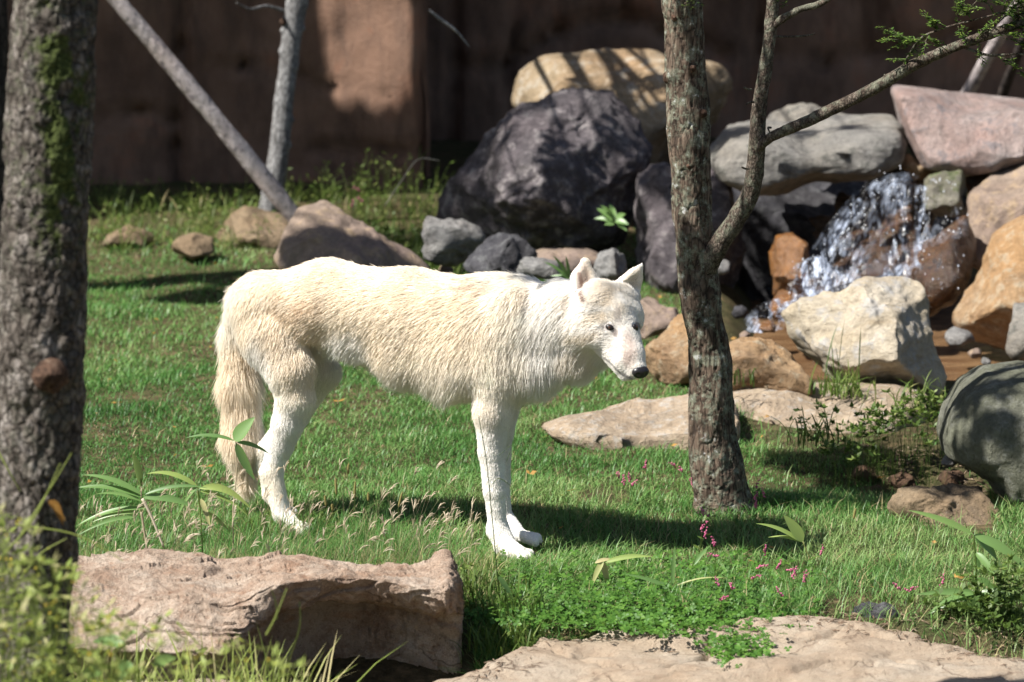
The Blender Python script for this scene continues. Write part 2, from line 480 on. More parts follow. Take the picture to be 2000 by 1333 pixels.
def rock(name, label, poly, Y, thick, mat, sub=5, ncut=9, seed=0, rough=0.035, e=0.62, cuts=(), cat='rock', group=None, parent=None, lean=0.0, strata=0.0):
    """a boulder with its own depth: poly is its outline in photograph pixels, Y the distance of its middle, thick its half depth in metres"""
    rs = np.random.default_rng(seed + 100)
    poly = np.array(poly, float); c = 0.5 * (poly.min(0) + poly.max(0))
    c = 0.5 * c + 0.5 * poly.mean(0)
    tab = poly_table(poly, c)
    V, Fc = ico(sub)
    rho = np.hypot(V[:, 0], V[:, 1]); th = np.arctan2(-V[:, 1], V[:, 0])      # pixel y goes down
    rt = np.interp(th, np.linspace(-np.pi, np.pi, 361), np.append(tab, tab[0]))
    plane = rho ** e
    w = np.sign(V[:, 2]) * np.abs(V[:, 2]) ** e
    m = mpp(Y); size = 0.5 * (np.ptp(poly[:, 0]) + np.ptp(poly[:, 1])) * m
    N = np.stack([np.cos(th) * plane, -np.sin(th) * plane, w], 1)   # normalised: right, up, to the viewer
    scl = np.stack([rt * m, rt * m, np.full(len(V), thick)], 1)
    clist = [np.array(cu, float) for cu in cuts]
    for _ in range(int(ncut * 1.7)):
        d = rs.normal(size=3); d /= np.linalg.norm(d)
        if abs(d[2]) < 0.35: d[2] = math.copysign(0.5, d[2] + 1e-6)
        d /= np.linalg.norm(d)
        clist.append(np.array([*d, rs.uniform(0.62, 0.93)]))
    for cu in clist:
        n_ = cu[:3] / np.linalg.norm(cu[:3]); ex = N @ n_ - cu[3]
        N = N - np.where(ex > 0, ex * 0.93, 0)[:, None] * n_
    C = at(c[0], c[1], Y)
    P = C + N[:, :1] * scl[:, :1] * RIGHT + N[:, 1:2] * scl[:, 1:2] * UP - N[:, 2:3] * scl[:, 2:3] * np.array([0, 1.0, 0])
    P = P + lean * N[:, 1:2] * np.array([0, 1.0, 0]) * thick
    nrm = (P - C); nrm /= np.linalg.norm(nrm, axis=1)[:, None] + 1e-9
    fr = 2.2 / max(size, 0.12)
    h = fbm(P * fr, 5, 0.55, off=seed * 3.7) * 0.9
    rg = 1 - np.abs(fbm(P * fr * 1.7, 4, 0.5, off=seed * 1.9 + 40)) * 2
    st_ = fbm(P * fr * 1.1, 3, 0.5, off=seed * 2.3 + 9) * 3.0; fc = np.floor(st_) + smooth(0.35, 0.65, st_ - np.floor(st_))
    hi_ = fbm(P * fr * 6, 3, 0.6, off=seed + 5.)
    P = P + nrm * ((h + 0.35 * rg + 0.36 * (fc - fc.mean()) + 0.28 * hi_) * rough * size * 1.3)[:, None]
    if strata > 0:
        zz = P[:, 2] + 0.02 * fbm(P * 4, 2); P[:, 1] += strata * np.abs(np.sin(zz * 60)) * 0.02
    kw = dict(parent=parent)
    if parent is None: kw = dict(org=(C[0], C[1], P[:, 2].min()))
    o = mesh_obj(name, P, Fc, mat, **kw)
    if parent is None: tag(o, label, cat, group)
    return o

M_dark = rock_mat('purple_rock', (0.051, 0.042, 0.046), (0.154, 0.128, 0.131), (0.092, 0.079, 0.083), 0.7, 5, (1, 1, 2.0), (0.4, 0.6, 0), 1.0, 0.8, c4=(0.277, 0.248, 0.239))
M_tan = rock_mat('tan_rock', (0.168, 0.122, 0.070), (0.309, 0.237, 0.151), (0.250, 0.165, 0.090), 0.6, 5, bump=0.8, c4=(0.333, 0.293, 0.234))
M_grey = rock_mat('grey_rock', (0.111, 0.111, 0.111), (0.255, 0.246, 0.230), (0.187, 0.170, 0.153), 0.5, 7, (1, 1, 2), (0.3, 0.2, 0), 0.8, c4=(0.289, 0.281, 0.264))
M_greyd = rock_mat('dark_grey_rock', (0.030, 0.030, 0.036), (0.078, 0.075, 0.081), (0.054, 0.051, 0.054), 0.6, 7, bump=0.9, c4=(0.120, 0.120, 0.120))
M_slab = rock_mat('slab_rock', (0.162, 0.153, 0.140), (0.297, 0.279, 0.248), (0.216, 0.194, 0.162), 0.55, 6, (1, 1, 3), (0, 0.1, 0), 0.8, c4=(0.090, 0.090, 0.077))
M_pinks = rock_mat('pink_grey_rock', (0.185, 0.145, 0.13), (0.34, 0.285, 0.26), (0.30, 0.205, 0.175), 0.6, 5, (2.2, 1, 0.7), (0, 0.2, 0), 0.9, c4=(0.17, 0.15, 0.15))
M_brownr = rock_mat('brown_rock', (0.147, 0.108, 0.082), (0.243, 0.184, 0.139), (0.191, 0.139, 0.113), 0.4, 4, bump=0.6, c4=(0.263, 0.191, 0.120))
M_orange = rock_mat('orange_rock', (0.188, 0.111, 0.057), (0.336, 0.226, 0.124), (0.303, 0.181, 0.085), 0.45, 6, (1, 1, 1.8), (0.3, 0.6, 0), 0.8, c4=(0.343, 0.279, 0.190))
M_cream = rock_mat('cream_rock', (0.299, 0.240, 0.162), (0.443, 0.390, 0.309), (0.393, 0.327, 0.226), 0.35, 4.5, (1, 1, 3.0), (0, 0.75, 0), 0.8, c4=(0.352, 0.338, 0.318))
M_flat = rock_mat('path_rock', (0.255, 0.187, 0.123), (0.374, 0.297, 0.212), (0.323, 0.246, 0.170), 0.35, 7, (1, 1, 3), (0, 0, 0), 0.7, c4=(0.357, 0.323, 0.281))
M_wet = rock_mat('wet_rock', (0.028, 0.016, 0.008), (0.160, 0.068, 0.018), (0.064, 0.032, 0.014), 0.6, 6, bump=0.9, rough=0.12, c4=(0.016, 0.012, 0.010), spec=0.7)
M_wetor = rock_mat('wet_orange_rock', (0.10, 0.04, 0.012), (0.36, 0.15, 0.035), (0.26, 0.11, 0.03), 0.5, 9, bump=0.8, rough=0.2, spec=0.6)
M_mound = rock_mat('dirt_rock', (0.168, 0.119, 0.070), (0.252, 0.189, 0.119), (0.210, 0.147, 0.087), 0.35, 8, bump=0.8)
M_green = rock_mat('green_boulder', (0.086, 0.086, 0.060), (0.176, 0.176, 0.131), (0.128, 0.131, 0.090), 0.45, 5, (3.0, 3.0, 0.45), (0, 0.15, 0), 0.9, fine=90, c4=(0.210, 0.210, 0.173))
M_mossr = rock_mat('mossy_rock', (0.12, 0.11, 0.09), (0.27, 0.25, 0.20), (0.17, 0.16, 0.10), 0.5, 10, bump=0.8, moss=0.9, c4=(0.09, 0.10, 0.035))

rock('boulder', 'big domed purple-black boulder in front of the tan one', [(868, 430), (878, 370), (905, 300), (945, 240), (1005, 195), (1075, 172), (1135, 182), (1190, 200), (1235, 245), (1264, 295), (1258, 345), (1248, 420), (1240, 520), (1150, 530), (1000, 510), (900, 470)], 16.5, 0.42, M_dark, 6, 9, 3, 0.034, 0.72, cuts=[(-0.75, 0.5, 0.45, 0.72), (0.4, 0.25, 0.85, 0.74)], cat='boulder')
rock('boulder', 'tan flat-topped boulder behind the domed dark one', [(1006, 205), (1018, 140), (1055, 112), (1150, 107), (1300, 108), (1400, 120), (1432, 150), (1440, 205), (1425, 250), (1380, 275), (1300, 330), (1200, 345), (1050, 280)], 17.6, 0.45, M_tan, 6, 8, 5, 0.022, 0.5, cuts=[(0, 0.8, 0.5, 0.78)], cat='boulder')
rock('rock', 'low rock with a sunny tan top and dark face behind the wolf\'s back', [(535, 505), (560, 462), (598, 410), (628, 403), (662, 410), (722, 438), (785, 478), (835, 520), (850, 560), (560, 560)], 15.4, 0.28, M_brownr, 5, 6, 8, 0.03, 0.6, cuts=[(0.15, 0.75, 0.65, 0.55)])
rock('rock', 'small two-toned grey rock at the left foot of the dark boulder', [(822, 440), (835, 420), (880, 425), (930, 445), (952, 470), (930, 505), (870, 520), (828, 500)], 15.6, 0.12, M_grey, 4, 7, 12, 0.05)
rock('rock', 'dark grey pointed rock below the domed boulder', [(905, 520), (935, 480), (975, 455), (1020, 462), (1052, 500), (1060, 540), (910, 545)], 15.2, 0.13, M_greyd, 4, 7, 14, 0.05, cuts=[(-0.6, 0.5, 0.6, 0.5)])
rock('rock', 'pale rounded stone above the wolf\'s shoulder', [(1000, 530), (1015, 508), (1050, 500), (1090, 512), (1100, 545), (1005, 548)], 14.9, 0.10, M_grey, 4, 6, 15, 0.04)
rock('rock', 'flat tan stone between the wolf\'s ear and the dark boulder', [(1010, 512), (1060, 492), (1150, 494), (1180, 505), (1160, 530), (1040, 540)], 15.9, 0.2, M_brownr, 4, 6, 16, 0.04)
rock('rock', 'grey stone showing between the wolf\'s ears', [(1158, 530), (1170, 500), (1197, 485), (1218, 500), (1230, 530), (1215, 560), (1160, 560)], 14.9, 0.10, M_grey, 4, 8, 17, 0.05)
rock('rock', 'tall dark purple rock left of the right-hand tree, under the tan boulder', [(1245, 350), (1290, 322), (1345, 330), (1360, 420), (1350, 540), (1330, 610), (1265, 600), (1240, 520), (1238, 430)], 16.2, 0.25, M_dark, 5, 7, 21, 0.05)
rock('rock', 'mottled dark rock just right of the right-hand tree trunk', [(1335, 340), (1385, 325), (1420, 350), (1440, 420), (1450, 520), (1430, 600), (1340, 610)], 16.35, 0.25, M_dark, 5, 7, 22, 0.05)
rock('rock', 'flat grey slab roofing the dark hollow left of the waterfall', [(1385, 300), (1420, 262), (1480, 250), (1560, 255), (1640, 240), (1748, 240), (1762, 268), (1752, 305), (1700, 332), (1600, 355), (1540, 372), (1450, 360), (1395, 335)], 16.3, 0.42, M_slab, 6, 2, 25, 0.02, 0.34, cuts=[(0, 0.55, 0.85, 0.95), (0.1, -0.75, 0.66, 0.78)])
rock('rock', 'small pale rock lying on the back of the grey slab', [(1478, 255), (1495, 222), (1530, 210), (1600, 212), (1655, 232), (1690, 250), (1600, 265)], 16.9, 0.18, M_slab, 4, 6, 26, 0.04)
rock('rock', 'pinkish grey slab with a pointed left end at the right edge', [(1750, 192), (1754, 177), (1800, 182), (1870, 190), (1960, 200), (2060, 212), (2070, 320), (1950, 326), (1850, 327), (1795, 318), (1775, 280), (1762, 235)], 16.2, 0.38, M_pinks, 6, 2, 28, 0.014, 0.34, cuts=[(0, 0.9, 0.4, 0.7)])
rock('rock', 'small orange rock wedged under the pinkish slab', [(1755, 320), (1775, 302), (1815, 318), (1822, 345), (1780, 352)], 16.1, 0.12, M_orange, 4, 5, 30, 0.03)
rock('rock', 'mossy grey rock at the lip of the waterfall', [(1812, 345), (1840, 325), (1880, 330), (1895, 370), (1885, 420), (1840, 430), (1805, 410)], 15.85, 0.14, M_mossr, 4, 6, 31, 0.04)
rock('rock', 'orange rock between the mossy rock and the big brown boulder', [(1880, 345), (1925, 338), (1960, 350), (1940, 385), (1900, 400)], 16.0, 0.12, M_orange, 4, 5, 32, 0.03)
rock('boulder', 'brown boulder at the right edge above the orange one', [(1882, 430), (1900, 375), (1945, 345), (2000, 325), (2080, 320), (2090, 480), (2000, 520), (1940, 540), (1890, 510)], 15.75, 0.3, M_brownr, 5, 6, 33, 0.03, cat='boulder')
rock('boulder', 'smooth orange boulder at the right edge beside the pool', [(1852, 610), (1880, 570), (1915, 520), (1945, 465), (2000, 435), (2080, 430), (2085, 680), (1990, 695), (1920, 672), (1870, 650)], 15.2, 0.3, M_orange, 5, 5, 34, 0.025, cat='boulder')
rock('boulder', 'large cream boulder in front of the waterfall', [(1527, 660), (1532, 618), (1560, 580), (1610, 572), (1640, 575), (1665, 558), (1740, 552), (1832, 556), (1842, 600), (1848, 680), (1856, 720), (1848, 765), (1780, 778), (1700, 772), (1620, 740), (1560, 702)], 14.15, 0.26, M_cream, 6, 5, 36, 0.025, 0.5, cuts=[(-0.5, 0.35, 0.8, 0.6), (0.8, 0.1, 0.6, 0.78)], cat='boulder')
rock('rock', 'orange rock between the wolf\'s muzzle and the tree', [(1245, 700), (1262, 655), (1325, 622), (1380, 612), (1390, 690), (1360, 745), (1290, 745)], 14.3, 0.16, M_orange, 5, 5, 38, 0.03, cuts=[(-0.3, 0.7, 0.6, 0.5)])
rock('rock', 'small brown rock behind the wolf\'s face', [(1235, 620), (1250, 582), (1285, 575), (1318, 600), (1340, 640), (1300, 660), (1245, 660)], 14.8, 0.14, M_brownr, 4, 6, 39, 0.04)
rock('rock', 'orange-brown rock right of the tree in front of the stream', [(1405, 740), (1410, 670), (1440, 643), (1475, 650), (1530, 680), (1570, 710), (1592, 740), (1590, 768), (1500, 775), (1410, 770)], 13.95, 0.2, M_orange, 5, 7, 40, 0.035)
rock('rock', 'white stone showing between the two stems of the tree', [(1390, 522), (1405, 505), (1425, 512), (1424, 530), (1400, 540)], 15.2, 0.05, M_grey, 3, 4, 41, 0.04)
rock('rock', 'flat grey pebble at the edge of the pool', [(1845, 655), (1865, 640), (1895, 648), (1905, 665), (1880, 676), (1850, 674)], 14.9, 0.07, M_grey, 3, 4, 42, 0.03)
rock('rock', 'pale green-grey stone at the right edge by the pool', [(1962, 680), (1972, 610), (1985, 595), (2060, 592), (2070, 700), (1975, 700)], 14.5, 0.12, M_slab, 4, 5, 43, 0.03)
rock('boulder', 'rock mass coloured dark for the shade of the hollow behind the waterfall', [(1340, 380), (1480, 300), (1800, 300), (1900, 420), (1900, 640), (1700, 650), (1400, 640)], 17.15, 0.5, M_greyd, 5, 6, 44, 0.05, 0.55, cat='boulder')  # backing rock added behind the falls, its dark colour carries the hollow's shade
rock('rock', 'wet brown rock with spray to the right of the waterfall', [(1758, 520), (1775, 490), (1830, 462), (1885, 425), (1905, 480), (1898, 560), (1862, 600), (1800, 615), (1765, 590)], 15.45, 0.16, M_wet, 5, 6, 46, 0.035)
rock('rock', 'wet orange rock at the left edge of the splash', [(1505, 500), (1520, 465), (1548, 458), (1575, 475), (1580, 540), (1560, 600), (1515, 580)], 15.6, 0.12, M_wetor, 5, 5, 47, 0.04)
rock('rock', 'low wet orange rock beneath the splash', [(1500, 600), (1520, 570), (1560, 565), (1590, 585), (1580, 615), (1510, 620)], 15.2, 0.12, M_wetor, 4, 5, 48, 0.03)
rock('rock', 'wet dark rocks stepping under the falling water', [(1560, 560), (1600, 470), (1660, 400), (1740, 345), (1830, 330), (1850, 400), (1830, 480), (1780, 560), (1700, 600), (1600, 600)], 16.1, 0.28, M_wet, 6, 12, 49, 0.10, 0.7)
rock('rock', 'flat grey wet stone below the falls', [(1590, 585), (1620, 560), (1700, 540), (1770, 545), (1790, 580), (1700, 600), (1600, 610)], 15.3, 0.16, M_greyd, 4, 5, 50, 0.03)
rock('rock', 'flat tan stone left of the tree, beyond the wolf\'s legs', [(1062, 826), (1110, 806), (1200, 788), (1300, 775), (1400, 772), (1440, 800), (1445, 880), (1400, 915), (1250, 905), (1130, 870)], 13.48, 0.24, M_flat, 6, 3, 52, 0.022, 0.38, cuts=[(0, 0.9, 0.42, 0.5)])
rock('rock', 'long flat tan stone right of the tree in front of the cream boulder', [(1405, 778), (1450, 766), (1600, 764), (1750, 766), (1822, 780), (1825, 830), (1740, 870), (1500, 880), (1410, 860)], 13.75, 0.26, M_flat, 6, 3, 53, 0.022, 0.38, cuts=[(0, 0.9, 0.42, 0.5)])
rock('boulder', 'rounded grey-green boulder with leaf shadows at the right edge', [(1835, 850), (1845, 800), (1875, 752), (1920, 722), (1985, 710), (2080, 715), (2120, 850), (2100, 1010), (2010, 1015), (1960, 990), (1925, 935), (1880, 905), (1845, 885)], 12.55, 0.3, M_green, 6, 2, 55, 0.012, 0.8, cat='boulder')
rock('rock', 'brown half-buried rock in the dirt below the grey-green boulder', [(1725, 975), (1790, 950), (1850, 945), (1915, 962), (1955, 1010), (1935, 1075), (1850, 1085), (1740, 1040)], 12.3, 0.20, M_mound, 5, 9, 56, 0.05)
rock('rock', 'small dark stone at the edge of the front ledge', [(1655, 1210), (1665, 1185), (1700, 1170), (1745, 1180), (1760, 1205), (1750, 1228), (1680, 1228)], 11.0, 0.05, M_greyd, 4, 7, 57, 0.05)
rock('rock', 'leftmost sandy stone at the wall foot', [(202, 475), (215, 455), (255, 441), (295, 446), (308, 462), (290, 482), (220, 485)], 17.1, 0.12, M_mound, 4, 4, 60, 0.03)
rock('rock', 'second sandy stone at the wall foot, left of the leaning pole', [(332, 485), (345, 466), (380, 458), (415, 468), (422, 490), (380, 505), (340, 500)], 16.7, 0.12, M_mound, 4, 4, 61, 0.03)
rock('rock', 'wide sandy mound at the foot of the slim tree', [(415, 470), (440, 430), (480, 410), (540, 425), (600, 450), (620, 485), (540, 500), (430, 495)], 17.2, 0.25, M_mound, 5, 4, 62, 0.03)
rock('rock', 'little stone by the hollow under the grey-green boulder', [(1838, 905), (1848, 888), (1862, 890), (1868, 905), (1850, 915)], 12.55, 0.03, M_grey, 3, 4, 63, 0.03)

for k_, (cx_, cy_, Y_, w_, M_) in enumerate([(1370, 605, 14.9, 22, M_greyd), (1228, 560, 15.3, 20, M_greyd), (1125, 545, 15.2, 18, M_grey), (1500, 640, 14.6, 16, M_wetor), (1455, 655, 14.5, 12, M_brownr), (1905, 690, 14.6, 14, M_brownr), (1925, 705, 14.4, 10, M_grey), (870, 528, 15.7, 16, M_brownr), (955, 545, 14.9, 13, M_brownr), (1870, 480, 15.7, 16, M_wet), (1895, 420, 15.9, 16, M_greyd), (1350, 300, 17.0, 22, M_greyd), (1775, 345, 16.3, 14, M_wet), (1445, 610, 15.4, 18, M_greyd)]):
    rock('stone', 'small stone filling a gap between the boulders of the rockery', [(cx_ - w_, cy_ + 2), (cx_ - w_ * .6, cy_ - w_ * .6), (cx_ + w_ * .2, cy_ - w_ * .75), (cx_ + w_, cy_ - w_ * .2), (cx_ + w_ * .8, cy_ + w_ * .6), (cx_ - w_ * .5, cy_ + w_ * .7)], Y_, .05, M_, 3, 6, 90 + k_, .05, cat='stone', group='small stones in the gaps of the rockery')
# ================================================================== POOL, STREAM AND WATERFALL
t = NT('pool_water')
v = t.coords((1, 2.2, 1)); a = t.noise(v, 14, 4, 0.6, 0.6); b = t.noise(v, 5, 3)
col = t.ramp(b, [(0.4, (0.16, 0.085, 0.04)), (0.6, (0.27, 0.16, 0.08))])
t.b.inputs['Transmission Weight'].default_value = 0.25
t.b.inputs['IOR'].default_value = 1.33
pool_m = t.fin(col, 0.06, t.bump(a, 0.5, 0.012), 0.6)
def wlev(y): return 0.035 * np.clip(y - 11.74, 0, 8) - 0.07
xs = np.linspace(0.55, 3.2, 90); ys = np.linspace(14.3, 17.2, 80); X, Y = np.meshgrid(xs, ys)
Z = 0.03 + 0.0 * X + 0.004 * fbm(np.stack([X.ravel() * 7, Y.ravel() * 5, X.ravel() * 0], 1), 3).reshape(X.shape)
Z = Z + 0.13 * smooth(15.2, 14.9, Y) * 0 
idx = np.arange(X.size).reshape(X.shape)
q = np.stack([idx[:-1, :-1], idx[:-1, 1:], idx[1:, 1:], idx[1:, :-1]], -1).reshape(-1, 4)
tag(mesh_obj('water', np.stack([X.ravel(), Y.ravel(), Z.ravel()], 1), q, pool_m, org=(1.8, 15, 0)), kind='structure')

t = NT('white_water')
tc = t.coords((1, 1, 1))
f1 = t.attr('foam')
n1 = t.noise(t.coords((24, 9, 5.0)), 1.0, 6, 0.65, 1.0)
n2 = t.noise(t.coords((45, 20, 9)), 1.0, 2, 0.5)
fac = t.math('MULTIPLY', t.ramp(t.math('ADD', t.math('MULTIPLY', n1, 0.75), t.math('MULTIPLY', n2, 0.25)), [(0.455, 0.0), (0.64, 1.0)]), f1)
gl = t.n('ShaderNodeBsdfGlossy', i_Color=(1, 1, 1, 1), i_Roughness=0.25)
tr = t.n('ShaderNodeBsdfTransparent')
m1 = t.n('ShaderNodeMixShader', i_0=0.015); t.t.links.new(tr.outputs[0], m1.inputs[1]); t.t.links.new(gl.outputs[0], m1.inputs[2])
m2 = t.n('ShaderNodeMixShader'); t.put(m2.inputs[0], t.math('MULTIPLY', fac, 0.85)); t.t.links.new(m1.outputs[0], m2.inputs[1]); t.t.links.new(t.b.outputs[0], m2.inputs[2])
t.b.inputs['Base Color'].default_value = (0.42, 0.47, 0.57, 1); t.b.inputs['Roughness'].default_value = 0.5
nb = t.bump(n2, 0.25, 0.004); t.put(t.b.inputs['Normal'], nb); t.put(gl.inputs['Normal'], nb)
t.t.links.new(m2.outputs[0], t.out.inputs[0])
white_water = t.m

t = NT('droplet')
t.b.inputs['Base Color'].default_value = (0.85, 0.88, 0.93, 1); t.b.inputs['Roughness'].default_value = 0.04
t.b.inputs['Transmission Weight'].default_value = 0.3; t.b.inputs['Specular IOR Level'].default_value = 1.0
droplet_m = t.m

fall = thing('waterfall', at(1680, 600, 15.9), 'small white waterfall tumbling over wet brown rocks beside the cream boulder', 'waterfall')
def sheet(top, bot, Y0, Y1, foam, seed, nx=60, ny=60, bulge=0.05, fall_=1.3):
    """a torn sheet of falling water between two pixel lines"""
    ac = []; fo = []
    for j in range(ny):
        v = j / (ny - 1)
        for i in range(nx):
            u = i / (nx - 1)
            tp = catmull(top, 50)[int(u * 49)]; bt = catmull(bot, 50)[int(u * 49)]
            x = tp[0] + (bt[0] - tp[0]) * v ** 0.8; y = tp[1] + (bt[1] - tp[1]) * v ** fall_
            ac.append(at(x, y, Y0 + (Y1 - Y0) * v)); 
            e_ = min(1, min(u, 1 - u) * 3.5) * min(1, v * 8 + .3) 
            fo.append(e_ * foam(u, v))
    V = np.array(ac); V[:, 1] -= np.abs(fbm(V * 9, 4, off=seed)) * bulge
    idx = np.arange(nx * ny).reshape(ny, nx)
    q = np.stack([idx[:-1, :-1], idx[:-1, 1:], idx[1:, 1:], idx[1:, :-1]], -1).reshape(-1, 4)
    return V, q, np.array(fo)
_c = catmull
_cache = {}
def catmull(P, n):
    k = (str(P), n)
    if isinstance(P, list) and len(P) < 9:
        if k not in _cache: _cache[k] = _c(P, n)
        return _cache[k]
    return _c(P, n)
for (top, bot, Y0, Y1, foam, sd) in [
    ([(1725, 345), (1765, 335), (1800, 345)], [(1540, 560), (1600, 590), (1680, 560)], 15.75, 15.3, lambda u, v: (0.5 + 1.2 * v) * (1 - .95 * math.exp(-((u - .62) / .2) ** 2 - ((v - .55) / .28) ** 2)), 1),
    ([(1735, 350), (1760, 345), (1790, 350)], [(1690, 520), (1730, 560), (1770, 560)], 15.7, 15.35, lambda u, v: 0.8 * (1 - .8 * math.exp(-((u - .45) / .25) ** 2 - ((v - .6) / .25) ** 2)), 2),
    ([(1785, 360), (1800, 360), (1818, 365)], [(1785, 480), (1800, 490), (1815, 470)], 15.65, 15.5, lambda u, v: 1.1, 3),
    ([(1812, 465), (1830, 480), (1815, 490)], [(1640, 560), (1700, 600), (1790, 590)], 15.5, 15.15, lambda u, v: 0.95, 4),
    ([(1545, 520), (1600, 500), (1660, 530)], [(1530, 600), (1600, 610), (1680, 600)], 15.3, 15.1, lambda u, v: 1.5, 5),
    ([(1500, 585), (1540, 580), (1580, 585)], [(1440, 640), (1480, 650), (1540, 640)], 15.15, 14.9, lambda u, v: 0.9, 6),
    ([(1880, 400), (1890, 410), (1895, 430)], [(1770, 500), (1820, 480), (1890, 460)], 15.5, 15.3, lambda u, v: 0.32, 7)]:
    V, q, fo = sheet(top, bot, Y0, Y1, foam, sd)
    mesh_obj('water_sheet', V, q, white_water, fall, attrs={'foam': fo})
ac = Acc(); IV, IF = ico(1)
rs = np.random.default_rng(5)
def drops(n, a, b, sx, sy, Y, r0=0.0012, r1=0.0032):
    for _ in range(n):
        u = rs.random(); p = np.array(a) * (1 - u) + np.array(b) * u
        q = at(p[0] + rs.normal() * sx, p[1] + rs.normal() * sy, Y + rs.normal() * 0.05)
        r = rs.uniform(r0, r1); ac.add(IV * r * [1, 1, rs.uniform(1, 2)] + q, IF)
drops(60, (1740, 350), (1560, 560), 16, 20, 15.4)
drops(22, (1750, 345), (1745, 520), 10, 20, 15.35)
drops(14, (1800, 360), (1805, 480), 8, 10, 15.35)
drops(22, (1880, 420), (1780, 500), 10, 12, 15.2)
drops(16, (1830, 500), (1830, 570), 30, 25, 15.15, 0.001, 0.0025)
drops(60, (1570, 540), (1700, 580), 25, 22, 15.1)
drops(14, (1820, 350), (1870, 365), 14, 8, 15.6)
drops(16, (1450, 640), (1540, 600), 18, 10, 14.95)
o = ac.obj('spray', droplet_m, fall); o['kind'] = 'stuff'
# ================================================================== TREES
def bark_mat(name, c1, c2, c3, moss=0.0, white=0.0, sc=(26, 26, 9), lich=0.0):
    _seed[0] += 1; off = (_seed[0] * 3.3, _seed[0] * 2.1, _seed[0])
    t = NT(name)
    v = t.coords(sc, off); w = t.coords((1, 1, 1), off)
    a = t.noise(v, 1.0, 7, 0.65, 0.9)
    vo = t.n('ShaderNodeTexVoronoi', i_Vector=v, i_Scale=2.1, feature='DISTANCE_TO_EDGE').outputs['Distance']
    f = t.noise(w, 150, 4, 0.7); b = t.noise(w, 9, 5, 0.65); g = t.noise(w, 38, 6, 0.7)
    col = t.ramp(a, [(0.34, c1), (0.52, c2), (0.70, c3)])
    col = t.mix(t.ramp(vo, [(0.0, 0.85), (0.16, 0.0)]), col, tuple(x * 0.4 for x in c1))
    if lich > 0:
        col = t.mix(t.math('MULTIPLY', t.ramp(g, [(0.47, 0.0), (0.57, 1.0)]), t.math('MULTIPLY', t.ramp(b, [(0.38, 0.0), (0.52, 1.0)]), lich)), col, (0.23, 0.25, 0.18))
    if white > 0:
        col = t.mix(t.math('MULTIPLY', t.ramp(g, [(0.60, 0.0), (0.66, 1.0)]), white), col, (0.5, 0.5, 0.48))
    if moss > 0:
        m = t.attr('moss')
        k = t.math('MULTIPLY', t.ramp(t.math('ADD', t.math('MULTIPLY', g, 0.6), t.math('MULTIPLY', m, 0.5)), [(0.52, 0.0), (0.66, 1.0)]), moss)
        col = t.mix(k, col, t.ramp(f, [(0.35, (0.02, 0.027, 0.008)), (0.65, (0.085, 0.105, 0.03))]))
    n = t.bump(a, 0.9, 0.012); n = t.bump(vo, 0.6, 0.006, n); n = t.bump(f, 0.6, 0.002, n)
    return t.fin(col, 0.9, n, 0.15)

def trunk(P, rad, seg, n, amp, seed, sc=(30, 30, 10), knots=()):
    """tapering trunk with real bark relief; knots: (point, radius, height)"""
    Q = catmull(P, n); r = np.interp(np.linspace(0, 1, n), np.linspace(0, 1, len(rad)), rad)
    V, Fc = tube(Q, r, seg)
    m = n * seg
    ax = np.repeat(Q, seg, 0)
    nr = V[:m] - ax; nr /= np.linalg.norm(nr, axis=1)[:, None] + 1e-9
    S = V[:m] * np.array(sc)
    a = fbm(S, 4, 0.55, off=seed * 2.7); b = fbm(V[:m] * 7, 3, off=seed)
    h = amp * (0.9 * np.clip(a, -1, 1) + 0.7 * b - 0.5 * (np.abs(fbm(S * 1.6, 2, off=seed + 50)) < 0.08))
    for kp, kr, kh in knots:
        d = np.linalg.norm(V[:m] - np.array(kp), axis=1); h = h + kh * np.exp(-(d / kr) ** 2)
    V[:m] += nr * h[:, None]
    moss = smooth(-0.3, 0.5, fbm(V * [5, 5, 3], 3, off=seed + 8))
    return V, Fc, moss

def scar(px, py, Y, r, mat, parent, tree_axis_x=None, ring=True):
    """sawn branch stub: a short raised collar with a flat face, looking along dir"""
    c = at(px, py, Y)
    d = np.array([0.0 if tree_axis_x is None else (c[0] - tree_axis_x) * 14, -1.0, 0.12]); d /= np.linalg.norm(d)
    ac = Acc()
    k = r / 0.012
    P_ = [c - d * 0.02, c + d * 0.001 * k, c + d * 0.0045 * k, c + d * 0.0055 * k, c + d * 0.003 * k]
    V, Fc = tube(P_, [r * 1.35, r * 1.3, r * 1.12, r * 0.98, r * 0.86], 20, cap=False)
    V = V + 0.16 * r * np.stack([vnoise(V * (1.6 / r)), vnoise(V * (1.6 / r) + 9), vnoise(V * (1.6 / r) + 5)], 1)
    ac.add(V, Fc); col_ = ac.obj('branch_scar', scar_rim, parent)
    a2 = Acc(); V, Fc = tube([c - d * 0.01, c + d * 0.0026 * k, c + d * 0.0022 * k, c + d * 0.0016 * k], [r * 0.97, r * 0.95, r * 0.6, r * 0.25], 20)
    V = V + 0.05 * r * np.stack([vnoise(V * (4 / r)), vnoise(V * (4 / r) + 9), vnoise(V * (4 / r) + 5)], 1)
    a2.add(V, Fc); a2.obj('sawn_face', mat, col_, smooth_=False)
    return col_

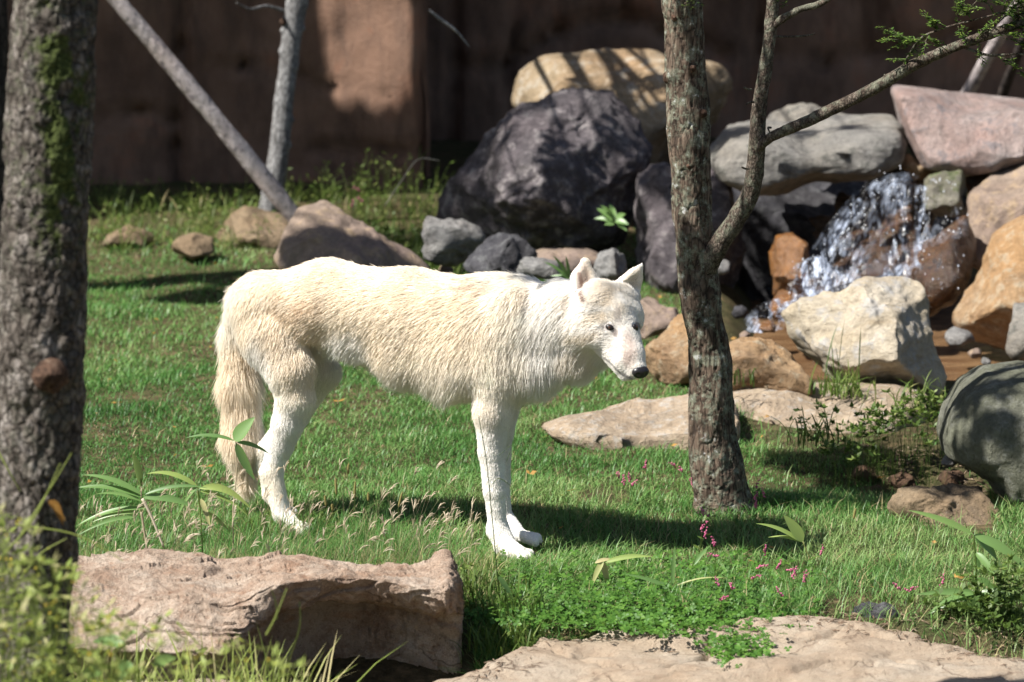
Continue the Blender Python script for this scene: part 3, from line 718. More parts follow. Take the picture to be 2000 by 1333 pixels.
t = NT('scar_rim'); v = t.coords()
a = t.noise(v, 60, 6, 0.7)
scar_rim = t.fin(t.ramp(a, [(0.35, (0.025, 0.018, 0.014)), (0.55, (0.085, 0.05, 0.034)), (0.7, (0.17, 0.12, 0.085))]), 0.9, t.bump(a, 1.0, 0.006), 0.1)
t = NT('cut_wood'); v = t.coords()
a = t.noise(v, 70, 5, 0.6)
scar_m = t.fin(t.ramp(a, [(0.35, (0.07, 0.03, 0.018)), (0.5, (0.20, 0.085, 0.045)), (0.68, (0.30, 0.17, 0.10))]), 0.8, t.bump(a, 0.6, 0.003))
t = NT('pale_cut_wood'); v = t.coords()
a = t.noise(v, 50, 5, 0.6)
scar_big = t.fin(t.ramp(a, [(0.3, (0.06, 0.028, 0.016)), (0.5, (0.15, 0.08, 0.05)), (0.68, (0.26, 0.175, 0.12))]), 0.7, t.bump(a, 1.0, 0.006), 0.3)

# ---- big trunk at the left
YT = 9.1
bark_big = bark_mat('grey_scaly_bark', (0.036, 0.028, 0.022), (0.115, 0.098, 0.082), (0.27, 0.24, 0.215), moss=1.0, lich=0.12, sc=(24, 24, 15))
m = mpp(YT)
P = [at(62, 1420, YT), at(66, 1200, YT), at(74, 900, YT), at(84, 600, YT), at(95, 300, YT), at(106, 0, YT), at(112, -300, YT)]
P[0][2] -= 0.0
top = P[-1] + np.array([0.05, 0.05, 4.2])
P = P + [P[-1] + (top - P[-1]) * 0.5, top]
rad = [78 * m, 72 * m, 80 * m, 83 * m, 84 * m, 82 * m, 78 * m, 60 * m, 30 * m]
base = P[0].copy(); base[2] = float(ground(P[0][0], YT)[0])
bt = thing('pine_tree', base, 'thick mossy scaly trunk at the left edge with one sawn branch scar', 'tree')
V, Fc, moss = trunk(P, rad, 170, 800, 0.0085, 3, (40, 40, 23), [(at(95, 735, YT - 0.08), 0.05, 0.012), (at(25, 170, YT - 0.05), 0.02, 0.008)])
px, py = proj(V)
mm = 0.08 + 0.30 * moss + 0.75 * np.exp(-((px - 128 + 0.03 * py) / 38.0) ** 2) * smooth(720, 300, py) * (V[:, 1] < YT) * smooth(-0.35, 0.5, fbm(V * [16, 16, 11], 4, off=61.))  # moss band that also paints the trunk's shadow side darker
tr = mesh_obj('trunk', V, Fc, bark_big, bt, attrs={'moss': mm})
scar(97, 733, YT - 0.098, 0.029, scar_big, bt)

# ---- dark trunk at the very edge, behind
bark_dark = bark_mat('dark_bark', (0.02, 0.017, 0.015), (0.05, 0.04, 0.035), (0.09, 0.07, 0.06))
Y2 = 16.0; m = mpp(Y2)
b2 = thing('pine_tree', (at(-20, 800, Y2)[0], Y2, 0.03), 'dark trunk mostly hidden behind the thick one at the left edge', 'tree')
x0 = at(-12, 500, Y2)[0]
V, Fc, _ = trunk([(x0, Y2, -0.05), (x0, Y2, 1), (x0 + .02, Y2, 2), (x0 + .02, Y2, 4), (x0, Y2, 6.0)], [0.07, 0.065, 0.06, 0.05, 0.03], 32, 120, 0.004, 5)
mesh_obj('trunk', V, Fc, bark_dark, b2)

# ---- the tree at the right with its side stem
YR = 12.35; m = mpp(YR)
bark_r = bark_mat('flaky_brown_bark', (0.04, 0.028, 0.021), (0.115, 0.083, 0.06), (0.20, 0.15, 0.112), moss=0.8, lich=0.55, white=0.6, sc=(30, 30, 8))
P = [at(1415, 1015, YR), at(1408, 960, YR), at(1392, 850, YR), at(1385, 700, YR), at(1366, 550, YR), at(1352, 400, YR), at(1345, 250, YR), at(1338, 100, YR), at(1332, 0, YR), at(1328, -150, YR)]
zt = P[-1] + np.array([-0.02, 0.1, 2.4]); P = P + [zt]
rad = [74 * m, 55 * m, 46 * m, 40 * m, 39 * m, 40 * m, 41 * m, 39 * m, 38 * m, 36 * m, 14 * m]
base = P[0].copy()
rt = thing('hemlock_tree', base, 'slim flaky-barked tree right of the wolf with a forked side stem', 'tree')
kn = [(at(1310, 150, YR - .03), 0.02, 0.012), (at(1352, 133, YR - .05), 0.014, 0.006), (at(1372, 222, YR - .045), 0.014, 0.006), (at(1318, 33, YR - .04), 0.014, 0.006), (at(1352, 330, YR - .05), 0.012, 0.005), (at(1398, 680, YR - .04), 0.016, -0.008), (at(1400, 850, YR - .04), 0.02, -0.008)]
V, Fc, moss = trunk(P, rad, 110, 620, 0.0065, 9, (26, 26, 9), kn)
mesh_obj('trunk', V, Fc, bark_r, rt, attrs={'moss': moss * 0.35})
for (x, y, r, dy) in [(1310, 150, 0.0165, .030), (1353, 134, 0.008, .062), (1373, 222, 0.0095, .05), (1318, 34, 0.0085, .05), (1346, 325, 0.006, .062)]:
    scar(x, y, YR - dy, r, scar_m, rt)
bark_b = bark_mat('branch_bark', (0.035, 0.026, 0.02), (0.105, 0.08, 0.06), (0.24, 0.20, 0.165), moss=0.5, lich=0.4, sc=(60, 60, 30))
def limb(name, pts, radpx, Ys, parent, mat=None, seg=28, n=160, amp=0.002, seed=1):
    P = [at(a, b, y) for (a, b), y in zip(pts, Ys)]
    V, Fc, moss = trunk(P, [r * mpp(y) for r, y in zip(radpx, Ys)], seg, n, amp, seed, (50, 50, 25))
    return mesh_obj(name, V, Fc, mat or bark_b, parent, attrs={'moss': moss * 0.2})
st = limb('side_stem', [(1378, 545), (1398, 490), (1440, 425), (1468, 370), (1478, 290), (1484, 200), (1500, 100), (1510, 0), (1516, -120), (1530, -400)], [14, 21, 19, 17, 17, 14, 13, 13, 11, 6], [12.33, 12.3, 12.27, 12.25, 12.22, 12.2, 12.2, 12.2, 12.2, 12.3], rt, seed=3)
limb('branch', [(1482, 288), (1510, 266), (1570, 240), (1640, 207), (1720, 166), (1780, 130), (1850, 98), (1920, 72), (1990, 48), (2080, 20), (2200, -60)], [10, 11, 11.5, 11.5, 12, 11.5, 10, 9.5, 8, 7, 3], [12.2, 12.17, 12.13, 12.1, 12.05, 12.0, 11.95, 11.9, 11.85, 11.8, 11.7], rt, seed=4)
limb('branch', [(1506, 58), (1525, 40), (1560, 20), (1600, 8), (1640, -15), (1720, -60)], [6, 8, 7, 6, 5, 3], [12.2, 12.18, 12.16, 12.15, 12.1, 12.0], rt, seed=5)
limb('twig', [(1512, 72), (1545, 72), (1575, 70), (1592, 66)], [2.5, 2.2, 2, 1.5], [12.2] * 4, rt, seg=8, n=24, amp=0.0003, seed=6)
limb('twig', [(1760, 140), (1775, 110), (1800, 75), (1845, 55), (1920, 35), (1960, 25)], [3, 3, 2.6, 2.2, 1.8, 1.4], [12.02, 11.98, 11.9, 11.85, 11.8, 11.8], rt, seg=10, n=40, amp=0.0003, seed=7)
limb('twig', [(1880, 92), (1930, 108), (1990, 106), (2060, 112)], [3.2, 2.6, 2.2, 1.6], [11.93, 11.9, 11.85, 11.8], rt, seg=10, n=40, amp=0.0003, seed=8)
for (x, y, dx, dy) in [(1462, 175, -9, -4), (1466, 200, -9, 4), (1726, 160, 2, -14), (1456, 330, -7, -3), (1500, 250, 3, 8)]:
    limb('spur', [(x + 6, y), (x, y), (x + dx, y + dy)], [2.4, 2.2, 1.6], [12.17, 12.16, 12.13], rt, seg=7, n=8, amp=0.0003)

# hemlock sprays
needle_m = leaf_mat('hemlock_needles', [(0.0, (0.03, 0.065, 0.012)), (0.5, (0.09, 0.17, 0.03)), (1.0, (0.22, 0.30, 0.05))], 0.5, 0.35)
twig_m = bark_mat('twig_bark', (0.05, 0.04, 0.03), (0.10, 0.08, 0.06), (0.16, 0.13, 0.10))
def spray(acn, act, root, d, length, rs, level=0, nl=0.016, up=(0, 0, 1)):
    """flat spray of short needles along a drooping twig"""
    n = max(5, int(length / 0.01)); P = [np.array(root, float)]; d = np.array(d, float); d /= np.linalg.norm(d)
    for k in range(n):
        d = d + np.array([rs.normal() * .05, rs.normal() * .05, rs.normal() * .04 - 0.02]); d /= np.linalg.norm(d)
        P.append(P[-1] + d * length / n)
    P = np.array(P); V, Fc = tube(P, np.linspace(0.0013, 0.0006, len(P)), 4); act.add(V, Fc)
    side = np.cross(d, np.array(up, float)); side /= np.linalg.norm(side) + 1e-9
    m = int(length / 0.0022)
    u = np.sort(rs.random(m)); base = np.stack([np.interp(u, np.linspace(0, 1, len(P)), P[:, k]) for k in range(3)], 1)
    sg = np.where(rs.random(m) < 0.5, -1, 1)[:, None]
    nd = side * sg + d * rs.uniform(0.2, 0.8, (m, 1)) + rs.normal(size=(m, 3)) * 0.22; nd /= np.linalg.norm(nd, axis=1)[:, None]
    ln = nl * rs.uniform(0.6, 1.1, m)[:, None] * np.where(u > 0.9, 0.7, 1)[:, None]
    wd = np.cross(nd, np.array([0, 0, 1.0]) + rs.normal(size=(m, 3)) * 0.3); wd /= np.linalg.norm(wd, axis=1)[:, None] + 1e-9
    w = 0.0016
    Vn = np.stack([base - wd * w * .6, base + wd * w * .6, base + nd * ln * .6 + wd * w, base + nd * ln, base + nd * ln * .6 - wd * w], 1).reshape(-1, 3)
    i = np.arange(m)[:, None] * 5
    tint = np.repeat(np.clip(rs.normal(0.45 + 0.4 * u ** 3, 0.18), 0, 1), 5)
    acn.add(Vn, [np.concatenate([i, i + 1, i + 2, i + 4], 1), np.concatenate([i + 4, i + 2, i + 3], 1)], tint)
    if level < 2:
        for k in range(int(length / 0.015)):
            q = rs.uniform(0.15, 0.95); b = P[int(q * (len(P) - 1))]
            s = side * (1 if k % 2 else -1)
            spray(acn, act, b, d * 0.7 + s * 0.8 + rs.normal(size=3) * 0.15, length * 0.5 * (1.15 - q), rs, level + 1, nl)
rs = np.random.default_rng(21); acn, act = Acc(), Acc()
for (x, y, Y, dx, dz, dy, L) in [(1800, 76, 11.9, -1, .12, -.3, .13), (1815, 68, 11.88, -.6, -.9, -.2, .08), (1850, 55, 11.85, -.8, .5, -.2, .08), (1772, 118, 11.98, -1, .1, .2, .06),
                                (1830, 62, 11.86, -.3, 1.0, 0, .07), (1900, 40, 11.8, -.7, .7, -.2, .09), (1930, 34, 11.8, .9, .3, 0, .12), (1905, 80, 11.88, .5, .9, -.2, .10),
                                (1960, 60, 11.85, .6, .8, -.3, .12), (1985, 50, 11.85, .9, -.2, 0, .12), (1950, 110, 11.87, 1, -.5, -.3, .09), (1890, 95, 11.9, -.3, 1, -.3, .07), (1850, 100, 11.92, -.7, .6, 0, .07),
                                (2000, 106, 11.85, .9, .5, 0, .10), (1980, 20, 11.8, -.9, .5, 0, .10), (2010, 30, 11.8, -.6, .8, 0, .12), (1925, 20, 11.8, -1, .3, -.2, .09), (1790, 90, 11.9, -.6, -.7, .1, .06), (1870, 50, 11.85, .4, -1, 0, .06),
                                (1960, 20, 11.8, .2, 1, 0, .1), (1940, 70, 11.85, 1, .2, -.5, .12), (1900, 10, 11.8, .6, .6, .1, .1), (1990, 85, 11.85, .9, .1, .3, .1), (1790, 85, 11.9, -1, .4, -.1, .12), (1800, 75, 11.9, -.9, -.35, -.1, .10), (1835, 60, 11.86, -.7, .75, -.1, .08), (1870, 52, 11.84, .1, 1, -.1, .09), (1975, 60, 11.84, .8, .5, -.1, .13), (1950, 45, 11.83, .7, .8, -.1, .12), (1960, 75, 11.85, .9, -.1, -.1, .13), (1990, 30, 11.8, .7, -.4, -.1, .12), (1940, 25, 11.8, -.5, .9, -.1, .10), (2000, 70, 11.85, -.3, .9, -.1, .12), (1912, 84, 11.9, .2, -.9, -.1, .07), (1850, 90, 11.9, -.9, .4, -.1, .08), (1975, 110, 11.87, .4, -.8, -.1, .07)]:
    spray(acn, act, at(x, y, Y), (dx, dy, dz), L, rs)
for (x, y, Y) in [(1345, 6, 12.28), (1358, 14, 12.28), (1522, 14, 12.17)]:
    for k in range(6): spray(acn, act, at(x + rs.normal() * 5, y + rs.normal() * 5, Y), (rs.normal(), -0.6, 0.5 + rs.normal() * .5), 0.025, rs, 2, 0.010)
acn.obj('foliage', needle_m, rt)['kind'] = 'stuff'; act.obj('twigs', twig_m, rt)['kind'] = 'stuff'

# little moss/fern tuft in the fork and on the dark boulder
tf_m = leaf_mat('fresh_green', [(0, (0.04, 0.09, 0.015)), (0.5, (0.09, 0.18, 0.03)), (1, (0.17, 0.28, 0.05))], 0.55, 0.4)

def blades(P, H, W, lean, rs, seg=2, curl=0.7, dirs=None):
    """many bent blades of grass; returns V, faces list"""
    P = np.asarray(P, float); n = len(P)
    az = rs.uniform(0, 2 * np.pi, n) if dirs is None else dirs
    wd = np.stack([np.cos(az + np.pi / 2 + rs.normal(0, .3, n)), np.sin(az + np.pi / 2), np.zeros(n)], 1) * W[:, None] / 2
    ld = np.stack([np.cos(az), np.sin(az), np.zeros(n)], 1)
    out = []
    for k in range(seg + 1):
        u = k / seg
        hor = lean * H * (u ** 1.7); ver = H * (u - 0.5 * curl * lean * u ** 2.2)
        c = P + ld * hor[:, None]; c[:, 2] += ver
        if k < seg: w = wd * (1 - 0.25 * u) if k else wd * 0.8; out += [c - w, c + w]
        else: out.append(c)
    V = np.stack(out, 1).reshape(-1, 3); m = 2 * seg + 1
    i = np.arange(n)[:, None] * m
    fs = []
    for k in range(seg - 1): fs.append(np.concatenate([i + 2 * k, i + 2 * k + 1, i + 2 * k + 3, i + 2 * k + 2], 1))
    k = seg - 1; fs.append(np.concatenate([i + 2 * k, i + 2 * k + 1, i + 2 * k + 2], 1))
    return V, ([np.concatenate(fs[:-1])] if seg > 1 else []) + [fs[-1]], m

# ---- slim knobby tree and leaning pole against the wall
YS = 17.6; m = mpp(YS)
bark_s = bark_mat('pale_grey_bark', (0.13, 0.125, 0.12), (0.24, 0.235, 0.23), (0.36, 0.35, 0.345), sc=(40, 40, 14))
sl = thing('sapling_tree', at(520, 445, YS), 'slim pale grey knobby tree in front of the brown wall', 'tree')
P = [at(517, 455, YS), at(525, 420, YS), at(540, 330, YS), at(550, 250, YS), at(560, 150, YS), at(572, 60, YS), at(580, 0, YS), at(590, -100, YS)]
P.append(P[-1] + np.array([0.1, 0, 2.2]))
kk = [((544, 285), -1), ((567, 285), 1), ((551, 175), -1), ((572, 130), 1), ((553, 100), -1), ((568, 235), 1), ((549, 230), -1), ((556, 60), -1), ((588, 55), 1), ((546, 200), -1), ((575, 95), 1), ((560, 40), -1)]
V, Fc, _ = trunk(P, [24 * m, 22 * m, 21 * m, 19 * m, 18 * m, 20 * m, 21 * m, 18 * m, 8 * m], 40, 240, 0.003, 14, (30, 30, 14), [(at(a + 1 * s, b, YS - .01), 0.014, 0.014) for (a, b), s in kk])
mesh_obj('trunk', V, Fc, bark_s, sl)
limb('branch', [(556, 22), (520, 12), (490, 18), (462, 6)], [4, 2.5, 2, 1.2], [17.6, 17.5, 17.4, 17.3], sl, mat=bark_s, seg=8, n=30, amp=0.0005)
scar(553, 42, YS - 0.035, 0.012, scar_m, sl)

pole_m = rock_mat('weathered_wood', (0.28, 0.24, 0.23), (0.52, 0.46, 0.44), (0.42, 0.34, 0.30), 0.7, 6, (3, 3, 0.6), (0, -0.6, 0), 0.5, c4=(0.12, 0.10, 0.11))
def pole(label, a, b, ra, rb, Ya, Yb, mat, seed, ext=0.0):
    A, B = at(*a, Ya), at(*b, Yb); A = A + (A - B) * ext
    V, Fc, _ = trunk([B, B * .66 + A * .34 + [0, 0, .006], B * .33 + A * .67 - [0, 0, .008], A], [rb, rb * .97, (ra + rb) / 2, ra], 28, 220, 0.0025, seed, (12, 12, 5))
    o = mesh_obj('pole', V, Fc, mat, org=B); tag(o, label, 'pole')
pole('weathered grey pole leaning from upper left down to the wall foot', (222, -10), (598, 452), 0.026, 0.037, 17.0, 17.1, pole_m, 31, 0.7)
pole('pale prop pole standing behind the pinkish slab', (1962, 55), (1872, 215), 0.026, 0.028, 17.6, 17.9, pole_m, 32, 1.2)
pole('dark prop pole right of the pale one behind the pinkish slab', (1995, 90), (1945, 220), 0.020, 0.022, 17.9, 18.2, bark_dark, 33, 1.2)
limb_t = limb('bare_twig', [(838, 20), (860, 38), (890, 60), (917, 92)], [2.5, 3.5, 3, 1.2], [16.0, 16, 16, 16], sl, mat=bark_s, seg=8, n=30, amp=0.0004)

# ================================================================== TREES STANDING OUTSIDE THE PICTURE (their crowns throw the shade seen in it)
crown_m = leaf_mat('evergreen_leaves', [(0, (0.02, 0.045, 0.01)), (1, (0.06, 0.10, 0.02))], 0.6, 0.15)
def clumps(ac, C, r, n, rs, sz=0.05, flat=0.6):
    d = rs.normal(size=(n, 3)); d /= np.linalg.norm(d, axis=1)[:, None]
    p = C + d * (rs.random(n) ** 0.45)[:, None] * r * np.array([1, 1, flat])
    a = rs.normal(size=(n, 3)); a /= np.linalg.norm(a, axis=1)[:, None]; b = np.cross(a, rs.normal(size=(n, 3))); b /= np.linalg.norm(b, axis=1)[:, None]
    s = sz * rs.uniform(0.6, 1.4, n)[:, None]
    V = np.stack([p - a * s, p + b * s * .45, p + a * s, p - b * s * .45], 1).reshape(-1, 3)
    ac.add(V, [np.arange(4 * n).reshape(n, 4)], np.repeat(rs.random(n), 4))
S = np.array(SUN)
def up_sun(px, py, Y, tt): return at(px, py, Y) + S * tt
rs = np.random.default_rng(77)
def tree_out(base, top, r0, targets, label, mat=bark_dark, crown_extra=()):
    tr = thing('evergreen_tree', base, label, 'tree')
    V, Fc, _ = trunk([np.array(base) - [0, 0, .1], (np.array(base) + top) / 2, np.array(top)], [r0, r0 * .8, r0 * .3], 24, 60, 0.005, 4)
    mesh_obj('trunk', V, Fc, mat, tr)
    ac, lb = Acc(), Acc()
    for (C, r, n) in targets:
        C = np.array(C); clumps(ac, C, r, n, rs)
        u = np.clip((C[2] - 0.5 - base[2]) / (top[2] - base[2]), 0.25, 0.98); A = np.array(base) * (1 - u) + np.array(top) * u
        V, Fc = tube(np.array([A, (A + C) / 2 + [0, 0, .1], C]), [0.03, 0.02, 0.008], 6); lb.add(V, Fc)
    ac.obj('crown', crown_m, tr)['kind'] = 'stuff'; lb.obj('limbs', mat, tr)['kind'] = 'stuff'
def add_crown(tr, base, top, targets, sz=.03, flat=.6):
    ac, lb = Acc(), Acc(); base = np.array(base, float); top = np.array(top, float)
    for (C, r, n) in targets:
        C = np.array(C); clumps(ac, C, r, n, rs, sz, flat)
        u = np.clip((C[2] - 0.3 - base[2]) / (top[2] - base[2]), 0.0, 0.98); A = base * (1 - u) + top * u
        V, Fc = tube(_cm(np.array([A, (A + C) / 2 + [0, 0, .12], C]), 8), np.linspace(.016, .004, 8), 6); lb.add(V, Fc)
    ac.obj('crown', crown_m, tr)['kind'] = 'stuff'; lb.obj('limbs', bark_dark, tr)['kind'] = 'stuff'
_cm = _c
add_crown(rt, at(1330, -150, 12.35), at(1330, -150, 12.35) + [-.02, .1, 2.4],
          [(up_sun(a, b, Y, t_), r_, n_) for a, b, Y, t_, r_, n_ in [(1560, 860, 13.1, 3.0, .16, 420), (1640, 910, 12.85, 3.0, .15, 420), (1540, 960, 12.6, 3.0, .13, 300), (1480, 1030, 12.1, 3.1, .12, 260), (1640, 830, 13.2, 3.1, .12, 240),
            (1700, 960, 12.5, 3.0, .10, 160), (1880, 760, 12.4, 2.9, .08, 110), (1960, 770, 12.4, 3.2, .07, 90), (1870, 880, 12.3, 3.0, .08, 110), (1990, 880, 12.3, 3.2, .06, 60), (1930, 840, 12.3, 3.4, .05, 45), (1850, 960, 12.3, 3.2, .10, 120)]] +
          [(np.array([.5 + math.cos(k * 2.4) * .5, 12.5 + math.sin(k * 2.4) * .5, 2.6 + k * .2]), .4, 500) for k in range(6)])
_b0 = at(590, -100, 17.6)
add_crown(sl, _b0, _b0 + [.1, 0, 2.2],
          [(up_sun(a, b, Y, t_), r_, n_) for a, b, Y, t_, r_, n_ in [(1200, 430, 16.2, 2.9, .12, 130), (1100, 490, 16.1, 2.8, .12, 130), (1225, 290, 16.4, 2.7, .07, 50), (1130, 330, 16.3, 3.0, .05, 30), (1240, 490, 16.2, 3.0, .12, 130),
            (1330, 420, 16.2, 3.1, .08, 60), (1290, 470, 16.2, 3.2, .08, 60), (1230, 175, 17.4, 2.4, .05, 50), (1330, 220, 17.4, 2.7, .09, 110), (1400, 170, 17.4, 2.9, .12, 240), (1440, 230, 17.4, 3.0, .10, 200), (1120, 150, 17.4, 2.3, .03, 20),
            (1450, 420, 16.5, 3.2, .16, 420), (1520, 400, 16.4, 3.3, .16, 420), (1600, 320, 16.2, 3.4, .10, 120), (1480, 520, 16.2, 3.3, .16, 420), (1700, 310, 16.2, 3.6, .08, 70)]])
SH_LEFT = [(up_sun(420, 535, 15.9, 6.0), .17, 260), (up_sun(320, 528, 15.9, 6.0), .13, 160), (up_sun(520, 540, 15.6, 6.0), .20, 330), (up_sun(650, 490, 15.2, 5.6), .15, 420), (up_sun(740, 505, 15.2, 5.6), .15, 420), (up_sun(590, 490, 15.2, 5.6), .12, 250)]
tree_out((-4.4, 14.9, 0.1), (-4.3, 14.9, 7.2), 0.12, [(c, r, n) for c, r, n in SH_LEFT] + [((-4.3, 14.9, 5.5 + k * .4), .7 - k * .1, 900) for k in range(4)], 'evergreen tree standing out of view to the left')
# ================================================================== THE WOLF
import openvdb as vdb
YW = 11.86
def Dax(px): return 12.10 - (px - 440) / 620 * 0.35
PR = []   # a, b, ra, rb, flow(3), hair length, blend k
def prim(a, b, ra, rb, flow, hl, da=0.0, db=None, k=0.022, Ya=None, Yb=None):
    """rounded cone between two pixels; ra, rb in pixels; da, db metres behind (+) or before (-) the body's middle plane"""
    if db is None: db = da
    Ya = Dax(a[0]) + da if Ya is None else Ya
    Yb = Dax(b[0]) + db if Yb is None else Yb
    A, B = at(*a, Ya), at(*b, Yb)
    m = mpp(0.5 * (Ya + Yb))
    PR.append((A, B, ra * m, rb * m, np.array(flow, float), hl, k))
HY = 11.655
BK = (-0.85, 0.35, -0.25)     # towards the tail
DN = (-0.35, 0.05, -1)
# torso: spine, ribs, belly
prim((518, 599), (640, 584), 61, 70, (-.7, .3, -.45), .028, k=.045)
prim((640, 584), (800, 604), 70, 72, BK, .027, k=.045)
prim((800, 604), (960, 620), 72, 77, BK, .031, k=.045)
prim((960, 620), (1012, 618), 77, 76, (-.6, .2, -.6), .040, k=.045)
prim((648, 648), (700, 652), 36, 42, (-.4, .1, -.9), .040, k=.04)
prim((690, 648), (800, 676), 46, 62, (-.7, .2, -.7), .038, k=.04)
prim((700, 610), (930, 650), 60, 78, (-.7, .2, -.6), .032, -.012, k=.04)
prim((800, 680), (905, 696), 63, 76, (-.6, .2, -.8), .042, k=.05)
prim((905, 696), (985, 702), 76, 78, (-.45, .1, -.9), .042, k=.05)
prim((985, 702), (1042, 704), 76, 66, (-.1, -.1, -1), .044, k=.04)
prim((1000, 590), (966, 690), 24, 32, (-.25, 0, -1), .038, -.068, -.062, k=.045)
prim((540, 575), (590, 640), 28, 24, (-.5, .1, -.8), .028, -.062, -.055, k=.045)
# neck
prim((1012, 624), (1090, 624), 74, 62, (-.5, .1, -.7), .042)
prim((1090, 624), (1150, 622), 62, 54, (-.5, .1, -.75), .042)
prim((1040, 696), (1125, 690), 62, 46, (-.15, -.1, -1), .042)
prim((1125, 688), (1165, 668), 44, 36, (-.3, -.1, -.95), .040)
prim((1025, 655), (1120, 652), 66, 52, (-.3, 0, -.9), .044, k=.04)
prim((1105, 606), (1146, 640), 54, 50, (-.6, .1, -.7), .044, Ya=HY + .05, Yb=HY + .025, k=.035)
# shoulder and near front leg
prim((968, 660), (975, 740), 67, 53, (-.2, 0, -1), .024, -.035)
prim((975, 740), (963, 800), 50, 37, (-.1, 0, -1), .014, -.05, -.06)
prim((963, 800), (960, 880), 34, 24, (-.15, 0, -1), .012, -.06)
prim((960, 880), (966, 955), 23, 21.5, (-.1, 0, -1), .009, -.06, k=.012)
prim((967, 965), (972, 1030), 19.5, 17, (-.1, 0, -1), .008, -.06, k=.012)
prim((972, 1035), (988, 1066), 22, 20, (.2, -.1, -1), .008, -.06, -.075, k=.012)
prim((985, 1068), (1013, 1080), 20, 15, (.8, -.4, -.4), .006, -.075, -.10, k=.010)
for i_, (ex, ey, dd) in enumerate([(1024, 1090, -.13), (1034, 1087, -.105), (1036, 1080, -.075)]):
    prim((1008, 1078), (ex, ey), 11, 7.5, (.8, -.4, -.4), .005, -.09, dd, k=.004)
# far front leg
prim((981, 760), (975, 840), 42, 25, (-.1, 0, -1), .018, .06)
prim((975, 840), (977, 935), 23, 18, (-.1, 0, -1), .010, .07, k=.012)
prim((977, 935), (982, 1018), 17, 17, (-.1, 0, -1), .008, .07, k=.012)
prim((989, 1018), (1012, 1044), 19, 15, (.5, -.2, -.8), .007, .07, .05, k=.010)
for (ex, ey, dd) in [(1046, 1060, .02), (1052, 1055, .045), (1050, 1049, .07)]:
    prim((1012, 1045), (ex, ey), 11, 7.5, (.8, -.4, -.3), .005, .05, dd, k=.004)
# haunch and near hind leg
prim((512, 598), (536, 655), 65, 66, (-.45, .1, -.8), .030, -.02)
prim((536, 655), (566, 722), 62, 45, (-.35, 0, -.95), .028, -.04, -.065)
prim((566, 722), (577, 775), 44, 36, (-.3, 0, -1), .022, -.065, k=.018)
prim((576, 778), (562, 825), 36, 29, (-.25, 0, -1), .016, -.065, k=.014)
prim((562, 825), (548, 870), 29, 25, (-.25, 0, -1), .011, -.065, -.06, k=.014)
prim((548, 870), (531, 922), 23, 22, (-.1, 0, -1), .008, -.06, k=.010)
prim((524, 925), (552, 1005), 17, 17, (.15, 0, -1), .007, -.06, k=.012)
prim((534, 922), (551, 1005), 16, 16, (.15, 0, -1), .007, -.07, k=.010)
prim((553, 1005), (572, 1026), 18, 15, (.6, -.2, -.8), .006, -.065, -.085, k=.010)
for (ex, ey, dd) in [(590, 1038, -.125), (600, 1035, -.105), (602, 1029, -.08)]:
    prim((570, 1025), (ex, ey), 11, 7.5, (.8, -.3, -.4), .005, -.085, dd, k=.004)
# far hind leg
prim((575, 680), (632, 728), 58, 31, (-.2, 0, -1), .020, .07, .085)
prim((632, 728), (578, 812), 29, 24, (-.3, 0, -1), .012, .085, k=.014)
prim((578, 812), (518, 882), 24, 18, (-.3, 0, -1), .010, .085, k=.012)
prim((512, 878), (528, 965), 15, 14, (.1, 0, -1), .008, .085, k=.010)
prim((528, 965), (548, 992), 15, 13, (.6, -.2, -.8), .006, .085, .07, k=.010)
for (ex, ey, dd) in [(566, 1002, .045), (574, 999, .065)]:
    prim((546, 990), (ex, ey), 10, 7, (.8, -.3, -.4), .005, .07, dd, k=.004)
# tail
prim((476, 590), (464, 650), 28, 25, (-.1, .1, -1), .045, .06, .10)
prim((464, 650), (466, 740), 25, 29, (-.04, 0, -1), .062, .10, .10)
prim((468, 740), (474, 850), 29, 31, (0.02, 0, -1), .066, .10, .10)
prim((474, 850), (480, 925), 30, 13, (0.05, 0, -1), .060, .10, .10)
# head: skull, cheeks, muzzle, jaw
prim((1168, 590), (1208, 593), 41, 37, (-.6, .1, -.3), .019, Ya=HY - .02, Yb=HY + .035)
prim((1196, 614), (1224, 620), 38, 33, (-.4, .1, .5), .009, Ya=HY - .035, Yb=HY + .012)
prim((1150, 632), (1178, 656), 37, 28, (-.75, .1, -.6), .034, Ya=HY - .025, Yb=HY - .05, k=.035)
prim((1216, 640), (1224, 655), 24, 20, (-.3, .3, .4), .009, Ya=HY + .02, Yb=HY + .012, k=.015)
prim((1212, 642), (1233, 694), 36, 25, (-.35, .3, .8), .007, Ya=HY - .045, Yb=HY - .09, k=.016)
prim((1233, 694), (1243, 718), 25, 19.5, (-.35, .3, .8), .006, Ya=HY - .09, Yb=HY - .108, k=.012)
prim((1192, 664), (1218, 708), 28, 21, (-.6, .2, .3), .009, Ya=HY - .055, Yb=HY - .095, k=.012)
prim((1218, 708), (1233, 726), 20, 15, (-.6, .2, .3), .006, Ya=HY - .095, Yb=HY - .108, k=.008)
prim((1184, 684), (1221, 731), 17, 12, (-.6, .1, .2), .007, Ya=HY - .05, Yb=HY - .095, k=.010)
prim((1186, 625), (1196, 628), 20, 19, (-.5, 0, .4), .009, Ya=HY - .052, Yb=HY - .055, k=.010)
prim((1236, 628), (1239, 632), 15, 14, (-.2, .3, .4), .008, Ya=HY + .0, Yb=HY + .0, k=.010)
EARS = [((1146, 574), (1143, 514), 35, 11, HY + .02, HY + .03, (1140, 546), 27), ((1226, 566), (1253, 519), 32, 5, HY + .075, HY + .085, (1239, 543), 20)]
lo = np.min([np.minimum(a - ra, b - rb) for a, b, ra, rb, *_ in PR], 0) - 0.03
hi = np.max([np.maximum(a + ra, b + rb) for a, b, ra, rb, *_ in PR], 0) + 0.06
VX = 0.0042
